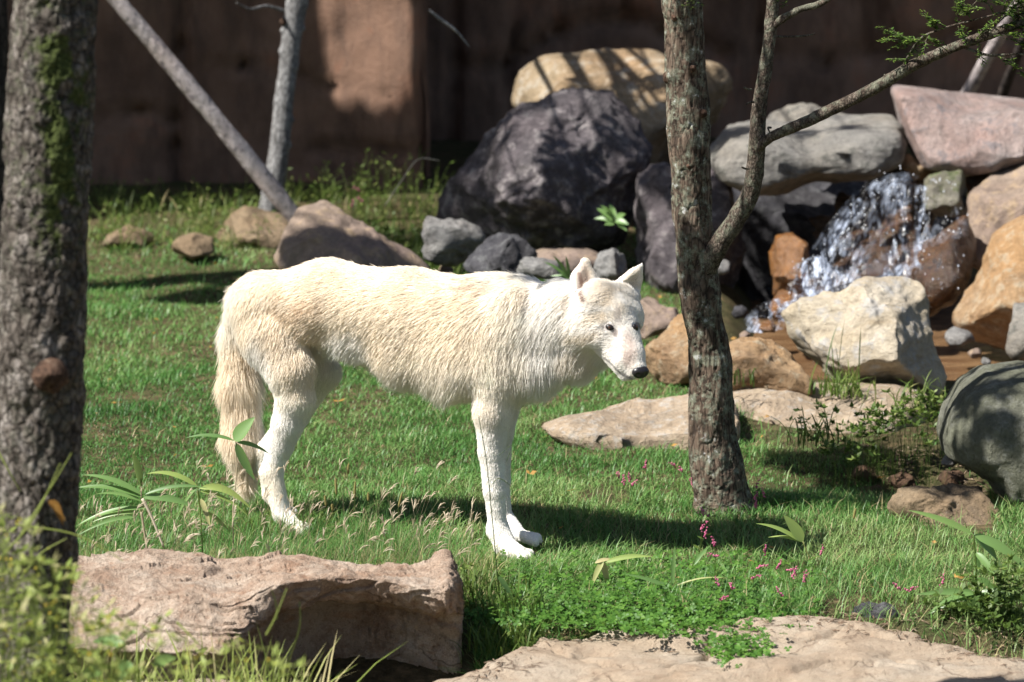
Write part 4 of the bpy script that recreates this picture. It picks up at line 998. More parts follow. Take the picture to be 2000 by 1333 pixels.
dim = np.ceil((hi - lo) / VX).astype(int)
BG = 0.06
SD = np.full(dim, BG, np.float32)
def seg_sd(Q, A, B, ra, rb):
    ba = B - A; h = np.clip(((Q - A) @ ba) / (ba @ ba + 1e-12), 0, 1)
    d = Q - A - h[..., None] * ba
    return np.sqrt((d * d).sum(-1)) - (ra + (rb - ra) * h)
def region(A, B, r):
    i0 = np.maximum(((np.minimum(A, B) - r - lo) / VX).astype(int), 0)
    i1 = np.minimum(np.ceil((np.maximum(A, B) + r - lo) / VX).astype(int) + 1, dim)
    sl_ = tuple(slice(a, b) for a, b in zip(i0, i1))
    g = np.stack(np.meshgrid(*[lo[k] + VX * np.arange(i0[k], i1[k]) for k in range(3)], indexing='ij'), -1)
    return sl_, g
def smin(a, b, k):
    h = np.clip(0.5 + 0.5 * (b - a) / k, 0, 1); return b * (1 - h) + a * h - k * h * (1 - h)
for (A, B, ra, rb, fl, hl, k) in PR:
    sl_, g = region(A, B, max(ra, rb) + 0.05)
    SD[sl_] = smin(SD[sl_], seg_sd(g, A, B, ra, rb).astype(np.float32), k)
# ears: flattened cones with a hollow towards the front
EARP = []
FH = np.array([0.22, -0.95, 0.12]); FH /= np.linalg.norm(FH)       # where the near ear opens to
for i_, (a, b, ra, rb, Ya, Yb, mid, rm) in enumerate(EARS):
    A, B = at(*a, Ya), at(*b, Yb); m = mpp(Ya); ra *= m; rb *= m; rm *= m; Mi = at(*mid, (Ya + Yb) / 2)
    opn = FH if i_ == 0 else np.array([0.6, -0.8, 0.1]) / np.linalg.norm([0.6, -0.8, 0.1])
    sl_, g = region(A, B, ra + 0.02)
    def squash(P, C, s=0.44):
        d = (P - C) @ opn; return P + d[..., None] * opn * (1 / s - 1)
    Bs = squash(B, A); gs = squash(g, A)
    Ms = squash(Mi, A); outer = smin(seg_sd(gs, A, Ms, ra, rm), seg_sd(gs, Ms, Bs, rm, rb), .004)
    A2 = A + opn * ra * 0.42 + (B - A) * 0.12; B2 = B + opn * 0.010 - (B - A) * 0.12
    inner = seg_sd(squash(g, A2, .6), A2, squash(B2, A2, .6), ra * 0.72, rb * 0.3)
    ear = np.maximum(outer, -inner)
    sk = SD[sl_]
    SD[sl_] = np.minimum(smin(sk, outer.astype(np.float32) + 0.0, 0.006) * 0 + 1, 1) if False else smin(sk, ear.astype(np.float32), 0.006)
    EARP.append((A, B, ra, opn))
grid = vdb.FloatGrid(BG); grid.copyFromArray(np.minimum(SD, BG).astype(np.float32)); grid.gridClass = vdb.GridClass.LEVEL_SET
pts, tris, quads = grid.convertToPolygons(0.0, 0.0)
pts = pts.astype(float) * VX + lo
# relax the surface a little
E_ = np.concatenate([quads[:, [0, 1]], quads[:, [1, 2]], quads[:, [2, 3]], quads[:, [3, 0]]])
E_ = np.concatenate([E_, E_[:, ::-1]])
for it in range(3):
    s = np.zeros_like(pts); c = np.zeros(len(pts)); np.add.at(s, E_[:, 0], pts[E_[:, 1]]); np.add.at(c, E_[:, 0], 1)
    pts = pts * 0.5 + 0.5 * s / np.maximum(c, 1)[:, None]
quads = quads[:, ::-1]
e1 = pts[quads[:, 2]] - pts[quads[:, 0]]; e2 = pts[quads[:, 3]] - pts[quads[:, 1]]; fn = np.cross(e1, e2)
cen = pts[quads].mean(1)
if (fn * (cen - pts.mean(0))).sum() < 0: quads = quads[:, ::-1]; fn = -fn
area = np.linalg.norm(fn, axis=1) / 2; fn = fn / (2 * area[:, None] + 1e-12)
vn = np.zeros_like(pts)
for k in range(4): np.add.at(vn, quads[:, k], fn * area[:, None])
vn /= np.linalg.norm(vn, axis=1)[:, None] + 1e-12

def blob(px, py, cx, cy, rx, ry, soft=0.35):
    d = np.sqrt(((px - cx) / rx) ** 2 + ((py - cy) / ry) ** 2); return smooth(1 + soft, 1 - soft, d)
def coat(P, nr, rs=None):
    """colour of the coat at body points (a pattern of the animal, fixed to its body)"""
    px, py = proj(P)
    white = np.array([0.92, 0.89, 0.84]); cream = np.array([0.89, 0.775, 0.61]); tan = np.array([0.78, 0.61, 0.44]); pale = np.array([0.92, 0.86, 0.75]); dark = np.array([0.16, 0.14, 0.135])
    n1 = fbm(P * 9, 4, off=3.); n2 = fbm(P * 30, 3, off=11.)
    c = np.broadcast_to(pale, P.shape).copy()
    def lay(col, w):
        nonlocal c; w = np.clip(w, 0, 1)[:, None]; c = c * (1 - w) + col * w
    flank = smooth(770, 640, py + 30 * n1) * smooth(1010, 900, px) * smooth(445, 480, px)
    lay(cream, 0.66 * flank)
    lay(tan, 0.38 * blob(px, py, 560, 600, 45, 30) * smooth(-0.3, 0.5, n1 + n2 * .5))
    lay(tan, 0.32 * blob(px, py, 610, 625, 30, 60) * smooth(-0.4, 0.5, n1))
    lay(tan, 0.18 * blob(px, py, 535, 690, 60, 60) * smooth(-0.2, 0.6, n1))
    lay(tan, 0.10 * blob(px, py, 720, 590, 90, 40) * smooth(-0.2, 0.6, n1))
    lay(white, 0.8 * blob(px, py, 680, 690, 45, 45)); lay(white, 0.75 * blob(px, py, 500, 740, 32, 80))
    tail = smooth(505, 480, px) * smooth(640, 690, py) * (P[:, 1] > Dax(px) + 0.03)
    lay(cream, 0.9 * tail); lay(tan, 0.25 * tail * smooth(-.2, .4, n2))
    lay(white, 0.85 * smooth(760, 830, py) * (1 - np.clip(tail, 0, 1)) * smooth(500, 520, px))
    lay(cream, 0.5 * blob(px, py, 585, 730, 30, 50)); lay(cream, 0.45 * blob(px, py, 530, 950, 22, 45)); lay(cream, 0.35 * blob(px, py, 945, 810, 30, 25))
    # dark saddle hairs
    strk = smooth(0.05, 0.35, fbm(P * [40, 40, 110], 3, off=2.) + 0.1)
    lay(dark, 0.42 * blob(px, py, 920, 560, 48, 18) * strk); lay(tan, 0.45 * blob(px, py, 900, 570, 60, 30) * strk)
    lay(tan * 0.75, 0.75 * blob(px, py, 862, 588, 18, 24) * smooth(-0.4, 0.2, n2))
    lay(dark, 0.10 * blob(px, py, 840, 535, 50, 10) * strk)
    # head and neck
    hd = smooth(1000, 1060, px)
    lay(white, 0.85 * hd); lay(cream, 0.50 * blob(px, py, 1060, 600, 70, 50) * smooth(-.4, .5, n1)); lay(cream, 0.35 * blob(px, py, 1180, 575, 30, 25)); lay(cream, 0.30 * blob(px, py, 1150, 655, 30, 14))
    lay(cream, 0.35 * blob(px, py, 1190, 590, 40, 40) * smooth(-.4, .4, n2))
    lay(np.array([0.66, 0.56, 0.49]), 0.60 * blob(px, py, 1232, 690, 14, 30)); lay(np.array([0.6, 0.55, 0.52]), 0.4 * blob(px, py, 1213, 712, 10, 6) * smooth(0, .3, n2))
    lay(cream, 0.5 * blob(px, py, 1140, 520, 25, 30)); lay(cream, 0.45 * blob(px, py, 1235, 545, 25, 22))
    lay(cream * .85, 0.55 * blob(px, py, 1142, 652, 34, 9)); lay(cream * .9, 0.45 * blob(px, py, 1128, 700, 45, 26)); lay(cream, .4 * blob(px, py, 1165, 622, 22, 12))  # tan line behind the eye; throat tint painted as shade beneath the cheek
    lay(np.array([.62, .52, .46]), 0.6 * blob(px, py, 1226, 682, 11, 34)); lay(np.array([.55, .5, .48]), 0.35 * blob(px, py, 1208, 620, 7, 22) * smooth(-.3, .3, n2))
    lay(np.array([.25, .2, .18]), 0.75 * blob(px, py, 1191, 640, 11, 8, .2)); lay(np.array([.25, .2, .18]), 0.7 * blob(px, py, 1243, 640, 6, 8, .2)); lay(np.array([.35, .28, .25]), .7 * blob(px, py, 1203, 652, 5, 8))
    lx = np.interp(px, [1184, 1200, 1218, 1240], [702, 716, 733, 741]); lay(np.array([.10, .08, .08]), 0.55 * smooth(3.5, 1.0, np.abs(py - lx)) * (px > 1182) * (px < 1244) * (P[:, 1] < HY))
    ex_ = np.interp(py, [535, 555, 585], [1131, 1136, 1148]); lay(np.array([.22, .11, .08]), 0.85 * smooth(6.5, 2.0, np.abs(px - ex_)) * (py > 533) * (py < 586) * (P[:, 1] < HY + .03)); lay(np.array([.62, .5, .42]), .5 * blob(px, py, 1138, 545, 14, 30) * (P[:, 1] < HY + .03))
    lay(np.array([.62, .53, .40]), .35 * smooth(1035, 1085, py) * smooth(-.3, .5, n2)); lay(np.array([.62, .53, .40]), .35 * smooth(985, 1030, py) * smooth(650, 600, px))
    c = c * (1 + 0.06 * n2[:, None])
    return np.clip(c, 0.02, 0.94)

def near_eye(P, nr=None):
    return 0
wolf = thing('wolf', (at(790, 1060, 11.9)[0], 11.9, float(ground(-0.3, 11.9)[0])), 'white wolf standing on the grass with lowered head, facing right', 'wolf')
t = NT('wolf_skin')
ca = t.n('ShaderNodeAttribute', attribute_name='coat').outputs['Color']
skin_m = t.fin(ca, 0.8, None, 0.1)
vc = coat(pts, vn)
px_, py_ = proj(pts)
# lips and eye rims are dark skin; the ear hollow is coloured darker
def lay2(col, w):
    global vc; w = np.clip(w, 0, 1)[:, None]; vc = vc * (1 - w) + np.array(col) * w
front = (pts[:, 1] < HY + 0.03)
lipd = np.min([np.hypot(px_ - a, py_ - b) for a, b in np.stack([np.interp(np.linspace(0, 1, 30), [0, .35, .7, 1], [1184, 1200, 1218, 1240]), np.interp(np.linspace(0, 1, 30), [0, .35, .7, 1], [702, 716, 733, 741])], 1)], 0)
lay2((0.06, 0.05, 0.05), 0.8 * smooth(4.5, 2.0, lipd) * front)
for k, (A, B, ra, opn) in enumerate(EARP):
    ax = A + (B - A) * 0.25; d = np.linalg.norm((pts - ax) - np.outer((pts - ax) @ (B - A) / ((B - A) @ (B - A)), B - A), axis=1)
    hh = (pts - A) @ (B - A) / ((B - A) @ (B - A))
    lay2((0.30, 0.17, 0.14), 0.7 * smooth(0.014, 0.004, d) * smooth(0.75, 0.45, hh) * smooth(-0.1, 0.1, hh) * ((vn @ opn) > 0.3))
body = mesh_obj('body', pts, quads, skin_m, wolf, attrs={'coat': vc * 0.82})

# eyes, nose: placed on the surface
BV = BVHTree.FromPolygons([Vector(p) for p in pts], [tuple(q) for q in quads.tolist()])
def hit(px, py):
    d = FWD + RIGHT * (px - 1000) / F + UP * (666.5 - py) / F; d /= np.linalg.norm(d)
    r = BV.ray_cast(Vector(CAM), Vector(d)); return np.array(r[0]), np.array(r[1])
t = NT('eye'); eye_m = t.fin((0.045, 0.016, 0.006), 0.06, None, 0.8)
t = NT('eye_rim'); rim_m = t.fin((0.012, 0.010, 0.010), 0.4, None, 0.4)
t = NT('wolf_nose'); v = t.coords(); nose_m = t.fin((0.015, 0.013, 0.014), 0.32, t.bump(t.noise(v, 400, 2), 0.5, 0.001), 0.5)
EYES = []
for (ex, ey, rx) in [(1191, 640, 1.0), (1243.5, 639, 0.62)]:
    p, nrm = hit(ex, ey) if rx == 1 else hit(1240, 640)
    EYES.append(p)
    c = p - nrm * 0.0005
    if rx != 1: c = p + np.array([0.002, 0, 0]) - nrm * 0.002
    ax = np.array([1, 0, 0.0]) - nrm * nrm[0]; ax[2] -= 0.35; ax /= np.linalg.norm(ax); up = np.cross(nrm, ax); up /= np.linalg.norm(up); 
    IV, IF = ico(3)
    o = mesh_obj('eye', c + IV[:, :1] * ax * 0.0125 + IV[:, 1:2] * up * 0.0082 + IV[:, 2:] * nrm * 0.0075, IF, rim_m, wolf)
    mesh_obj('iris', c + nrm * 0.0026 + IV[:, :1] * ax * 0.0052 + IV[:, 1:2] * up * 0.0048 + IV[:, 2:] * nrm * 0.0066, IF, eye_m, o)
IV, IF = ico(4)
NC = at(1250, 727, HY - 0.122); m = mpp(HY)
nd = np.array([0.30, -0.80, -0.20]); nd /= np.linalg.norm(nd); lat = np.cross(nd, [0, 0, 1]); lat /= np.linalg.norm(lat); nu = np.cross(lat, nd)
Nv = IV.copy(); wfac = 1 - 0.28 * np.clip(-Nv[:, 1], 0, 1)
Nv = np.sign(Nv) * np.abs(Nv) ** 0.85
PV = NC + (Nv[:, :1] * lat * 17.5 * m) * wfac[:, None] + Nv[:, 1:2] * nu * 12.5 * m + Nv[:, 2:] * nd * 12 * m
for sgn in (-1, 1):
    nc = NC + lat * sgn * 8 * m + nd * 11 * m - nu * 1 * m; d = np.linalg.norm(PV - nc, axis=1)
    PV = PV - nd * (0.0045 * np.exp(-(d / 0.0042) ** 2))[:, None]
mesh_obj('nose', PV, IF, nose_m, wolf)
# claws
t = NT('claw'); claw_m = t.fin((0.05, 0.045, 0.04), 0.4)
ac = Acc()
for (ex, ey, dd) in [(1028, 1094, -.137), (1040, 1090, -.112), (1042, 1083, -.082), (1053, 1063, .015), (1058, 1058, .04)]:
    a = at(ex - 3, ey - 2, Dax(1005) + dd); b = at(ex + 6, ey + 3, Dax(1005) + dd - .006); V, Fc = tube(np.array([a, (a + b) / 2 + [0, 0, .002], b]), [.0035, .003, .0008], 6); mesh_obj('claw', V, Fc, claw_m, wolf)

# ---- fur: one strand of hair after another, laid along the coat
def make_fur(N, seed=3):
    rs = np.random.default_rng(seed)
    # length and lie by nearest muscles
    A = np.array([p[0] for p in PR]); B = np.array([p[1] for p in PR]); ra = np.array([p[2] for p in PR]); rb = np.array([p[3] for p in PR])
    FL = np.array([p[4] / np.linalg.norm(p[4]) for p in PR]); HL = np.array([p[5] for p in PR])
    wts = area.copy()
    fpx, fpy = proj(cen)
    facing = -fn[:, 1]
    wts *= np.where(facing > -0.35, 1.0, 0.25)
    wts *= 1 + 3.2 * smooth(1130, 1165, fpx) + 1.2 * smooth(780, 850, fpy)
    fi = rs.choice(len(quads), N, p=wts / wts.sum())
    u, v = rs.random((2, N, 1))
    q = quads[fi]; P = (pts[q[:, 0]] * (1 - u) + pts[q[:, 1]] * u) * (1 - v) + (pts[q[:, 3]] * (1 - u) + pts[q[:, 2]] * u) * v
    nr = (vn[q[:, 0]] * (1 - u) + vn[q[:, 1]] * u) * (1 - v) + (vn[q[:, 3]] * (1 - u) + vn[q[:, 2]] * u) * v
    nr /= np.linalg.norm(nr, axis=1)[:, None]
    flow = np.zeros((N, 3)); hl = np.zeros(N); ws = np.zeros(N)
    for j in range(len(PR)):
        d = seg_sd(P, A[j], B[j], ra[j], rb[j]); w = np.exp(-(np.maximum(d, 0) / 0.016)) + 1e-9; w = w ** 2
        flow += FL[j] * w[:, None]; hl += HL[j] * w; ws += w
    hl /= ws; flow /= ws[:, None]
    px, py = proj(P)
    # ears: short hair running up to the tip
    for (a, b, r_, opn) in EARP:
        h = (P - a) @ (b - a) / ((b - a) @ (b - a)); d = np.linalg.norm(P - a - np.clip(h, 0, 1)[:, None] * (b - a), axis=1)
        k = (d < r_ * 1.1) & (h > 0.15); e = (b - a) / np.linalg.norm(b - a)
        flow[k] = e; hl[k] = 0.006
    # hair on the underline hangs longer
    hl = hl * (1 + 0.5 * smooth(700, 760, py) * smooth(660, 700, px) * smooth(930, 880, px) * smooth(0.2, -0.4, nr[:, 2]))
    keep = np.ones(N, bool)
    for k, (e, r_) in enumerate([(EYES[0], 0.0135), (EYES[1], 0.011), (NC, 0.018)]):
        keep &= np.linalg.norm(P - e, axis=1) > r_
    P, nr, flow, hl = P[keep], nr[keep], flow[keep], hl[keep]; N = len(P)
    flow = flow - (flow * nr).sum(1)[:, None] * nr; flow /= np.linalg.norm(flow, axis=1)[:, None] + 1e-9
    nz = np.stack([fbm(P * 16, 2, off=o) for o in (1., 20., 40.)], 1); nz2 = np.stack([vnoise(P * 75 + o) for o in (1., 20., 40.)], 1)
    sh_ = np.where(hl < 0.02, 0.45, 1.0)[:, None]; flow = flow + 0.13 * nz * sh_ + 0.045 * nz2 * sh_ + rs.normal(size=(N, 3)) * 0.13
    lift = np.where(hl > 0.02, 0.19, 0.28) + 0.02 * nz2[:, 0] + rs.normal(size=N) * 0.05
    D = flow + nr * lift[:, None]; D /= np.linalg.norm(D, axis=1)[:, None]
    L = hl * rs.uniform(0.65, 1.2, N) * (1 + 0.25 * nz[:, 1])
    K = 5; s = np.linspace(0, 1, K)
    grav = np.array([0, 0, -1.0])
    pos = P[:, None] - nr[:, None] * 0.0003 + D[:, None] * (L[:, None] * s)[..., None] + (grav * 0.14 - nr[:, None] * 0.06) * ((L[:, None] * s ** 2)[..., None])
    # gather the tips into locks
    cl = 0.008
    tip = pos[:, -1]; cell = np.floor(tip / cl + nz * 0.5)
    ctr = (cell + 0.5) * cl
    pos += ((ctr - tip) * np.clip(L / 0.045, 0, 1)[:, None] * 0.06)[:, None] * (s ** 2)[None, :, None]
    c = coat(P, nr); c = c * rs.uniform(0.9, 1.06, N)[:, None]
    rad = np.where(hl > 0.02, 0.00055, 0.00045)[:, None] * np.array([1, 1, .85, .6, .15])
    hc = bpy.data.hair_curves.new('fur'); hc.add_curves([K] * N)
    hc.position_data.foreach_set('vector', (pos - ORG[wolf.name]).astype(np.float32).ravel())
    a = hc.attributes.get('radius') or hc.attributes.new('radius', 'FLOAT', 'POINT'); a.data.foreach_set('value', rad.astype(np.float32).ravel())
    a = hc.attributes.new('coat', 'FLOAT_COLOR', 'CURVE'); a.data.foreach_set('color', np.concatenate([c, np.ones((N, 1))], 1).astype(np.float32).ravel())
    t = NT('wolf_fur')
    ca = t.n('ShaderNodeAttribute', attribute_name='coat').outputs['Color']
    t.fin(ca, 0.6, None, 0.15)
    trl = t.n('ShaderNodeBsdfTranslucent', i_Color=ca); mx = t.n('ShaderNodeMixShader', i_0=0.35)
    t.t.links.new(t.b.outputs[0], mx.inputs[1]); t.t.links.new(trl.outputs[0], mx.inputs[2]); t.t.links.new(mx.outputs[0], t.out.inputs[0])
    hc.materials.append(t.m)
    o = bpy.data.objects.new('fur', hc); scene.collection.objects.link(o); o.parent = wolf; o['kind'] = 'stuff'
make_fur(330000)
# ================================================================== THE TWO ARTIFICIAL ROCK LEDGES IN FRONT
t = NT('rough_pink_rock')
v = t.coords(); w = t.coords((1, 1, 3))
a = t.noise(v, 5, 6, 0.6); b = t.noise(v, 45, 6, 0.75); c = t.noise(v, 230, 4, 0.8); d = t.noise(w, 14, 6, 0.6)
vo = t.n('ShaderNodeTexVoronoi', i_Vector=v, i_Scale=170.0).outputs['Distance']
col = t.ramp(a, [(0.35, (0.38, 0.26, 0.185)), (0.5, (0.50, 0.385, 0.295)), (0.65, (0.57, 0.47, 0.375))])
col = t.mix(t.ramp(b, [(0.36, 0.5), (0.52, 0.0)]), col, (0.23, 0.135, 0.085))
col = t.mix(t.ramp(d, [(0.56, 0.0), (0.68, 0.5)]), col, (0.40, 0.22, 0.13))
col = t.mix(0.5, col, t.ramp(c, [(0.3, 0.3), (0.7, 0.75)]), 'OVERLAY')

cw = t.n('ShaderNodeTexVoronoi', i_Vector=t.mix(0.12, v, t.n('ShaderNodeTexNoise', i_Vector=v, i_Scale=9.0, i_Detail=6.0).outputs['Color']), i_Scale=5.5, feature='DISTANCE_TO_EDGE').outputs['Distance']
crk_ = t.math('MULTIPLY', t.ramp(cw, [(0.0, 1.0), (0.022, 0.0)]), t.ramp(t.noise(v, 3.1, 4), [(0.50, 0.0), (0.60, 1.0)]))
pit_ = t.ramp(t.noise(v, 95, 3, 0.7), [(0.30, 1.0), (0.38, 0.0)])
stain_ = t.ramp(t.noise(v, 8, 8, 0.7, 0.5), [(0.57, 0.0), (0.74, 0.40)])
col = t.mix(stain_, col, (0.17, 0.125, 0.085)); col = t.mix(t.math('MULTIPLY', crk_, .8), col, (0.09, 0.055, 0.035)); col = t.mix(t.math('MULTIPLY', pit_, .55), col, (0.14, 0.09, 0.06))
pinkrock = t.fin(col, 0.95, t.bump(c, 1.0, 0.006, t.bump(vo, 0.8, 0.006, t.bump(b, 1.0, 0.02))), 0.1)
t = NT('pale_ledge')
v = t.coords()
a = t.noise(v, 4, 6, 0.6); b = t.noise(v, 30, 6, 0.7); c = t.noise(v, 260, 4, 0.8)
col = t.ramp(a, [(0.35, (0.33, 0.245, 0.17)), (0.5, (0.40, 0.315, 0.23)), (0.65, (0.45, 0.375, 0.29))])
col = t.mix(t.ramp(b, [(0.33, 0.35), (0.48, 0.0)]), col, (0.27, 0.18, 0.12))
col = t.mix(0.4, col, t.ramp(c, [(0.3, 0.35), (0.7, 0.7)]), 'OVERLAY')

cw = t.n('ShaderNodeTexVoronoi', i_Vector=t.mix(0.12, v, t.n('ShaderNodeTexNoise', i_Vector=v, i_Scale=9.0, i_Detail=6.0).outputs['Color']), i_Scale=5.5, feature='DISTANCE_TO_EDGE').outputs['Distance']
crk_ = t.math('MULTIPLY', t.ramp(cw, [(0.0, 1.0), (0.022, 0.0)]), t.ramp(t.noise(v, 3.1, 4), [(0.50, 0.0), (0.60, 1.0)]))
pit_ = t.ramp(t.noise(v, 95, 3, 0.7), [(0.30, 1.0), (0.38, 0.0)])
stain_ = t.ramp(t.noise(v, 8, 8, 0.7, 0.5), [(0.57, 0.0), (0.74, 0.40)])
col = t.mix(stain_, col, (0.17, 0.125, 0.085)); col = t.mix(t.math('MULTIPLY', crk_, .8), col, (0.09, 0.055, 0.035)); col = t.mix(t.math('MULTIPLY', pit_, .55), col, (0.14, 0.09, 0.06))
paleledge = t.fin(col, 0.95, t.bump(c, 1.0, 0.005, t.bump(b, 1.0, 0.016)), 0.1)

# pale ledge: terraced sheet with cracks
edge_px = [(380, 1340), (560, 1335), (760, 1322), (900, 1296), (1000, 1270), (1050, 1240), (1120, 1226), (1200, 1222), (1300, 1230), (1400, 1236), (1480, 1228), (1560, 1228), (1700, 1244), (1800, 1262), (1900, 1282), (2000, 1285), (2150, 1290)]
E3 = np.array([at(a, b, 10.8) for a, b in edge_px])
E3 = np.array([CAM + (p - CAM) * ((CAM_H - 0.02) / (CAM_H - p[2])) for p in E3])
E3[0, 0] = -1.6
xs = np.linspace(-1.5, 2.2, 420); ys = np.linspace(8.6, 11.2, 330); X, Y = np.meshgrid(xs, ys)
Q = np.stack([X.ravel(), Y.ravel(), 0 * X.ravel()], 1)
bx = np.interp(X, E3[:, 0], E3[:, 1]) + 0.02 * fbm(Q * 9, 3).reshape(X.shape)
n = fbm(Q * [1.2, 2.6, 1], 4, off=12.).reshape(X.shape); st_ = n * 2.4 + Y * 1.2; tr_ = np.floor(st_) + smooth(0.0, 0.10, st_ - np.floor(st_))
Z = -0.125 + tr_ * 0.0 + 0.022 * (tr_ - 20) + 0.012 * (st_ - tr_) + 0.006 * fbm(Q * 14, 4, off=3.).reshape(X.shape)
Z = Z - Z[(np.abs(Y - 10.6) < .2) & (X > 0)].mean() + 0.012
def crack(Z, pts, wd, dp, lift=0.0):
    P = np.array([CAM + (at(a, b, 10.5) - CAM) * (CAM_H / (CAM_H - at(a, b, 10.5)[2])) for a, b in pts])[:, :2]
    P = catmull(P.tolist(), 24) if len(P) > 2 else P
    best = np.full(X.shape, 9.0)
    wob = 0.012 * fbm(Q * 22, 3, off=6.).reshape(X.shape)
    for k in range(len(P) - 1):
        a, b = P[k], P[k + 1]; ab = b - a
        rx, ry = X - a[0] + wob, Y - a[1] + wob; tt = np.clip((rx * ab[0] + ry * ab[1]) / (ab @ ab), 0, 1)
        best = np.minimum(best, np.hypot(rx - tt * ab[0], ry - tt * ab[1]))
    return Z - dp * np.exp(-(best / wd) ** 2)
for pts, wd, dp in [([(1080, 1268), (1140, 1285), (1200, 1302), (1260, 1308), (1340, 1302), (1380, 1288), (1388, 1262)], .012, .03), ([(1470, 1266), (1540, 1276), (1600, 1272), (1640, 1262)], .010, .022),
                    ([(1640, 1250), (1720, 1278), (1790, 1284), (1822, 1266)], .010, .025), ([(1000, 1325), (1060, 1330), (1120, 1318)], .012, .02), ([(1720, 1312), (1800, 1322), (1900, 1316), (2010, 1318)], .012, .02), ([(1560, 1330), (1640, 1318), (1700, 1322)], .01, .02), ([(1240, 1330), (1330, 1322), (1440, 1326)], .01, .015)]:
    Z = crack(Z, pts, wd, dp)
ov = Y - bx
Z = Z - 0.12 * smooth(0.02, 0.12, ov) + 0.006 * smooth(-0.15, -0.03, ov)
xs_l, ys_l, Z_l = xs.copy(), ys.copy(), Z.copy()
idx = np.arange(X.size).reshape(X.shape)
q = np.stack([idx[:-1, :-1], idx[:-1, 1:], idx[1:, 1:], idx[1:, :-1]], -1).reshape(-1, 4)
tag(mesh_obj('rock_ledge', np.stack([X.ravel(), Y.ravel(), Z.ravel()], 1), q, paleledge, org=(0.5, 10.2, -0.1)), 'flat pale pinkish rock ledge with shallow cracks along the bottom right', 'rock ledge')

# raised block with an overhanging lip
def block():
    n = 430; K = 230
    px = np.linspace(70, 902, n)
    topv = np.interp(px, [70, 160, 260, 330, 380, 430, 480, 560, 640, 700, 760, 800, 830, 860, 890, 905], [1084, 1084, 1080, 1078, 1084, 1096, 1090, 1090, 1094, 1100, 1106, 1106, 1098, 1082, 1080, 1092])
    lipv = np.interp(px, [70, 200, 350, 450, 560, 640, 720, 800, 850, 880, 905], [1170, 1170, 1178, 1180, 1140, 1128, 1130, 1142, 1156, 1150, 1140])
    w = smooth(440, 590, px)
    V = []
    for i in range(n):
        yb, yl = 10.93, 10.50 + 0.05 * math.sin(px[i] * .011)
        tb = at(px[i], topv[i], yb); lp = at(px[i], lipv[i], yl)
        x_ = at(px[i], 1150, 10.7)[0]
        sec_r = [(yb + .10, -.15), (yb + .06, .0), (tb[1], tb[2]), (10.82, tb[2] * .75 + lp[2] * .25 + .003), (10.68, tb[2] * .4 + lp[2] * .6 + .008), (yl + .03, lp[2] + .006), (lp[1], lp[2]), (lp[1] + .006, lp[2] - .022), (lp[1] + .025, lp[2] - .055), (lp[1] + .055, lp[2] - .082), (lp[1] + .13, lp[2] - .092), (lp[1] + .19, lp[2] - .14), (lp[1] + .21, -.22)]
        lf = at(px[i], 1250, 10.30)
        sec_l = [(yb + .10, -.15), (yb + .06, .0), (tb[1], tb[2]), (10.82, tb[2] * .8 + .2 * lp[2] + .004), (10.68, tb[2] * .4 + lp[2] * .6 + .008), (yl + .03, lp[2] + .006), (lp[1], lp[2] - .004), (lp[1] - .035, lp[2] - .02), (lp[1] - .075, lp[2] - .045), (lp[1] - .11, lp[2] - .075), (lp[1] - .12, lp[2] - .105), (lp[1] - .04, lp[2] - .125), (lp[1] + .06, -.22)]
        s = np.array(sec_r) * w[i] + np.array(sec_l) * (1 - w[i])
        P = _c(s, K)
        e = min(1.0, (902 - px[i]) / 34.0); e = math.sqrt(max(0.0, 1 - (1 - e) ** 2))
        cy, cz = 10.74, .05
        P[:, 0] = cy + (P[:, 0] - cy) * (0.25 + .75 * e); P[:, 1] = cz + (P[:, 1] - cz) * (0.35 + .65 * e)
        V.append(np.stack([np.full(K, x_), P[:, 0], P[:, 1]], 1))
    V = np.array(V); Fl = V.reshape(-1, 3)
    dU = np.gradient(V, axis=0); dV = np.gradient(V, axis=1); nr = np.cross(dU, dV).reshape(-1, 3); nr /= np.linalg.norm(nr, axis=1)[:, None] + 1e-9
    if nr[2 * K + 20:2 * K + 40, 2].mean() < 0: nr = -nr
    cr_ = smooth(-0.1, 0.5, fbm(Fl * 5, 3, off=44.)) * smooth(0.75, 0.2, nr[:, 2]); h = 0.013 * fbm(Fl * 7, 4, off=2.) + 0.006 * fbm(Fl * 26, 4, off=7.) + (0.0016 + 0.0055 * cr_) * fbm(Fl * 75, 3, 0.6, off=17.)
    stt = fbm(Fl * [2.5, 7, 7], 3, off=31.) * 3; h = h + 0.010 * (np.floor(stt) - stt)
    # the split running along the top
    pxx, pyy = proj(Fl); cv = np.interp(pxx, [380, 470, 580, 680, 780, 860], [1120, 1104, 1110, 1108, 1112, 1100]) + 5 * fbm(Fl * 14, 2)
    h = h - 0.012 * np.exp(-((pyy - cv) / 3.5) ** 2) * ((pxx > 400) & (pxx < 860)) * (np.tile(np.arange(K), n) < K * .5)
    Fl = Fl + nr * h[:, None]
    idx = np.arange(n * K).reshape(n, K)
    q = np.stack([idx[:-1, :-1], idx[:-1, 1:], idx[1:, 1:], idx[1:, :-1]], -1).reshape(-1, 4)
    c1 = Fl[idx[-1]].mean(0); c0 = Fl[idx[0]].mean(0); Fl = np.vstack([Fl, c0, c1])
    a = np.arange(K - 1)
    tri = np.concatenate([np.stack([idx[-1][:-1], idx[-1][1:], np.full(K - 1, n * K + 1)], 1), np.stack([idx[0][1:], idx[0][:-1], np.full(K - 1, n * K)], 1)])
    return Fl, [q, tri]
V, Fc = block()
tag(mesh_obj('rock_ledge', V, Fc, pinkrock, org=(-0.6, 10.7, -0.15)), 'raised rough pinkish rock block with an overhanging lip, in front of the wolf\'s hind paws', 'rock ledge')
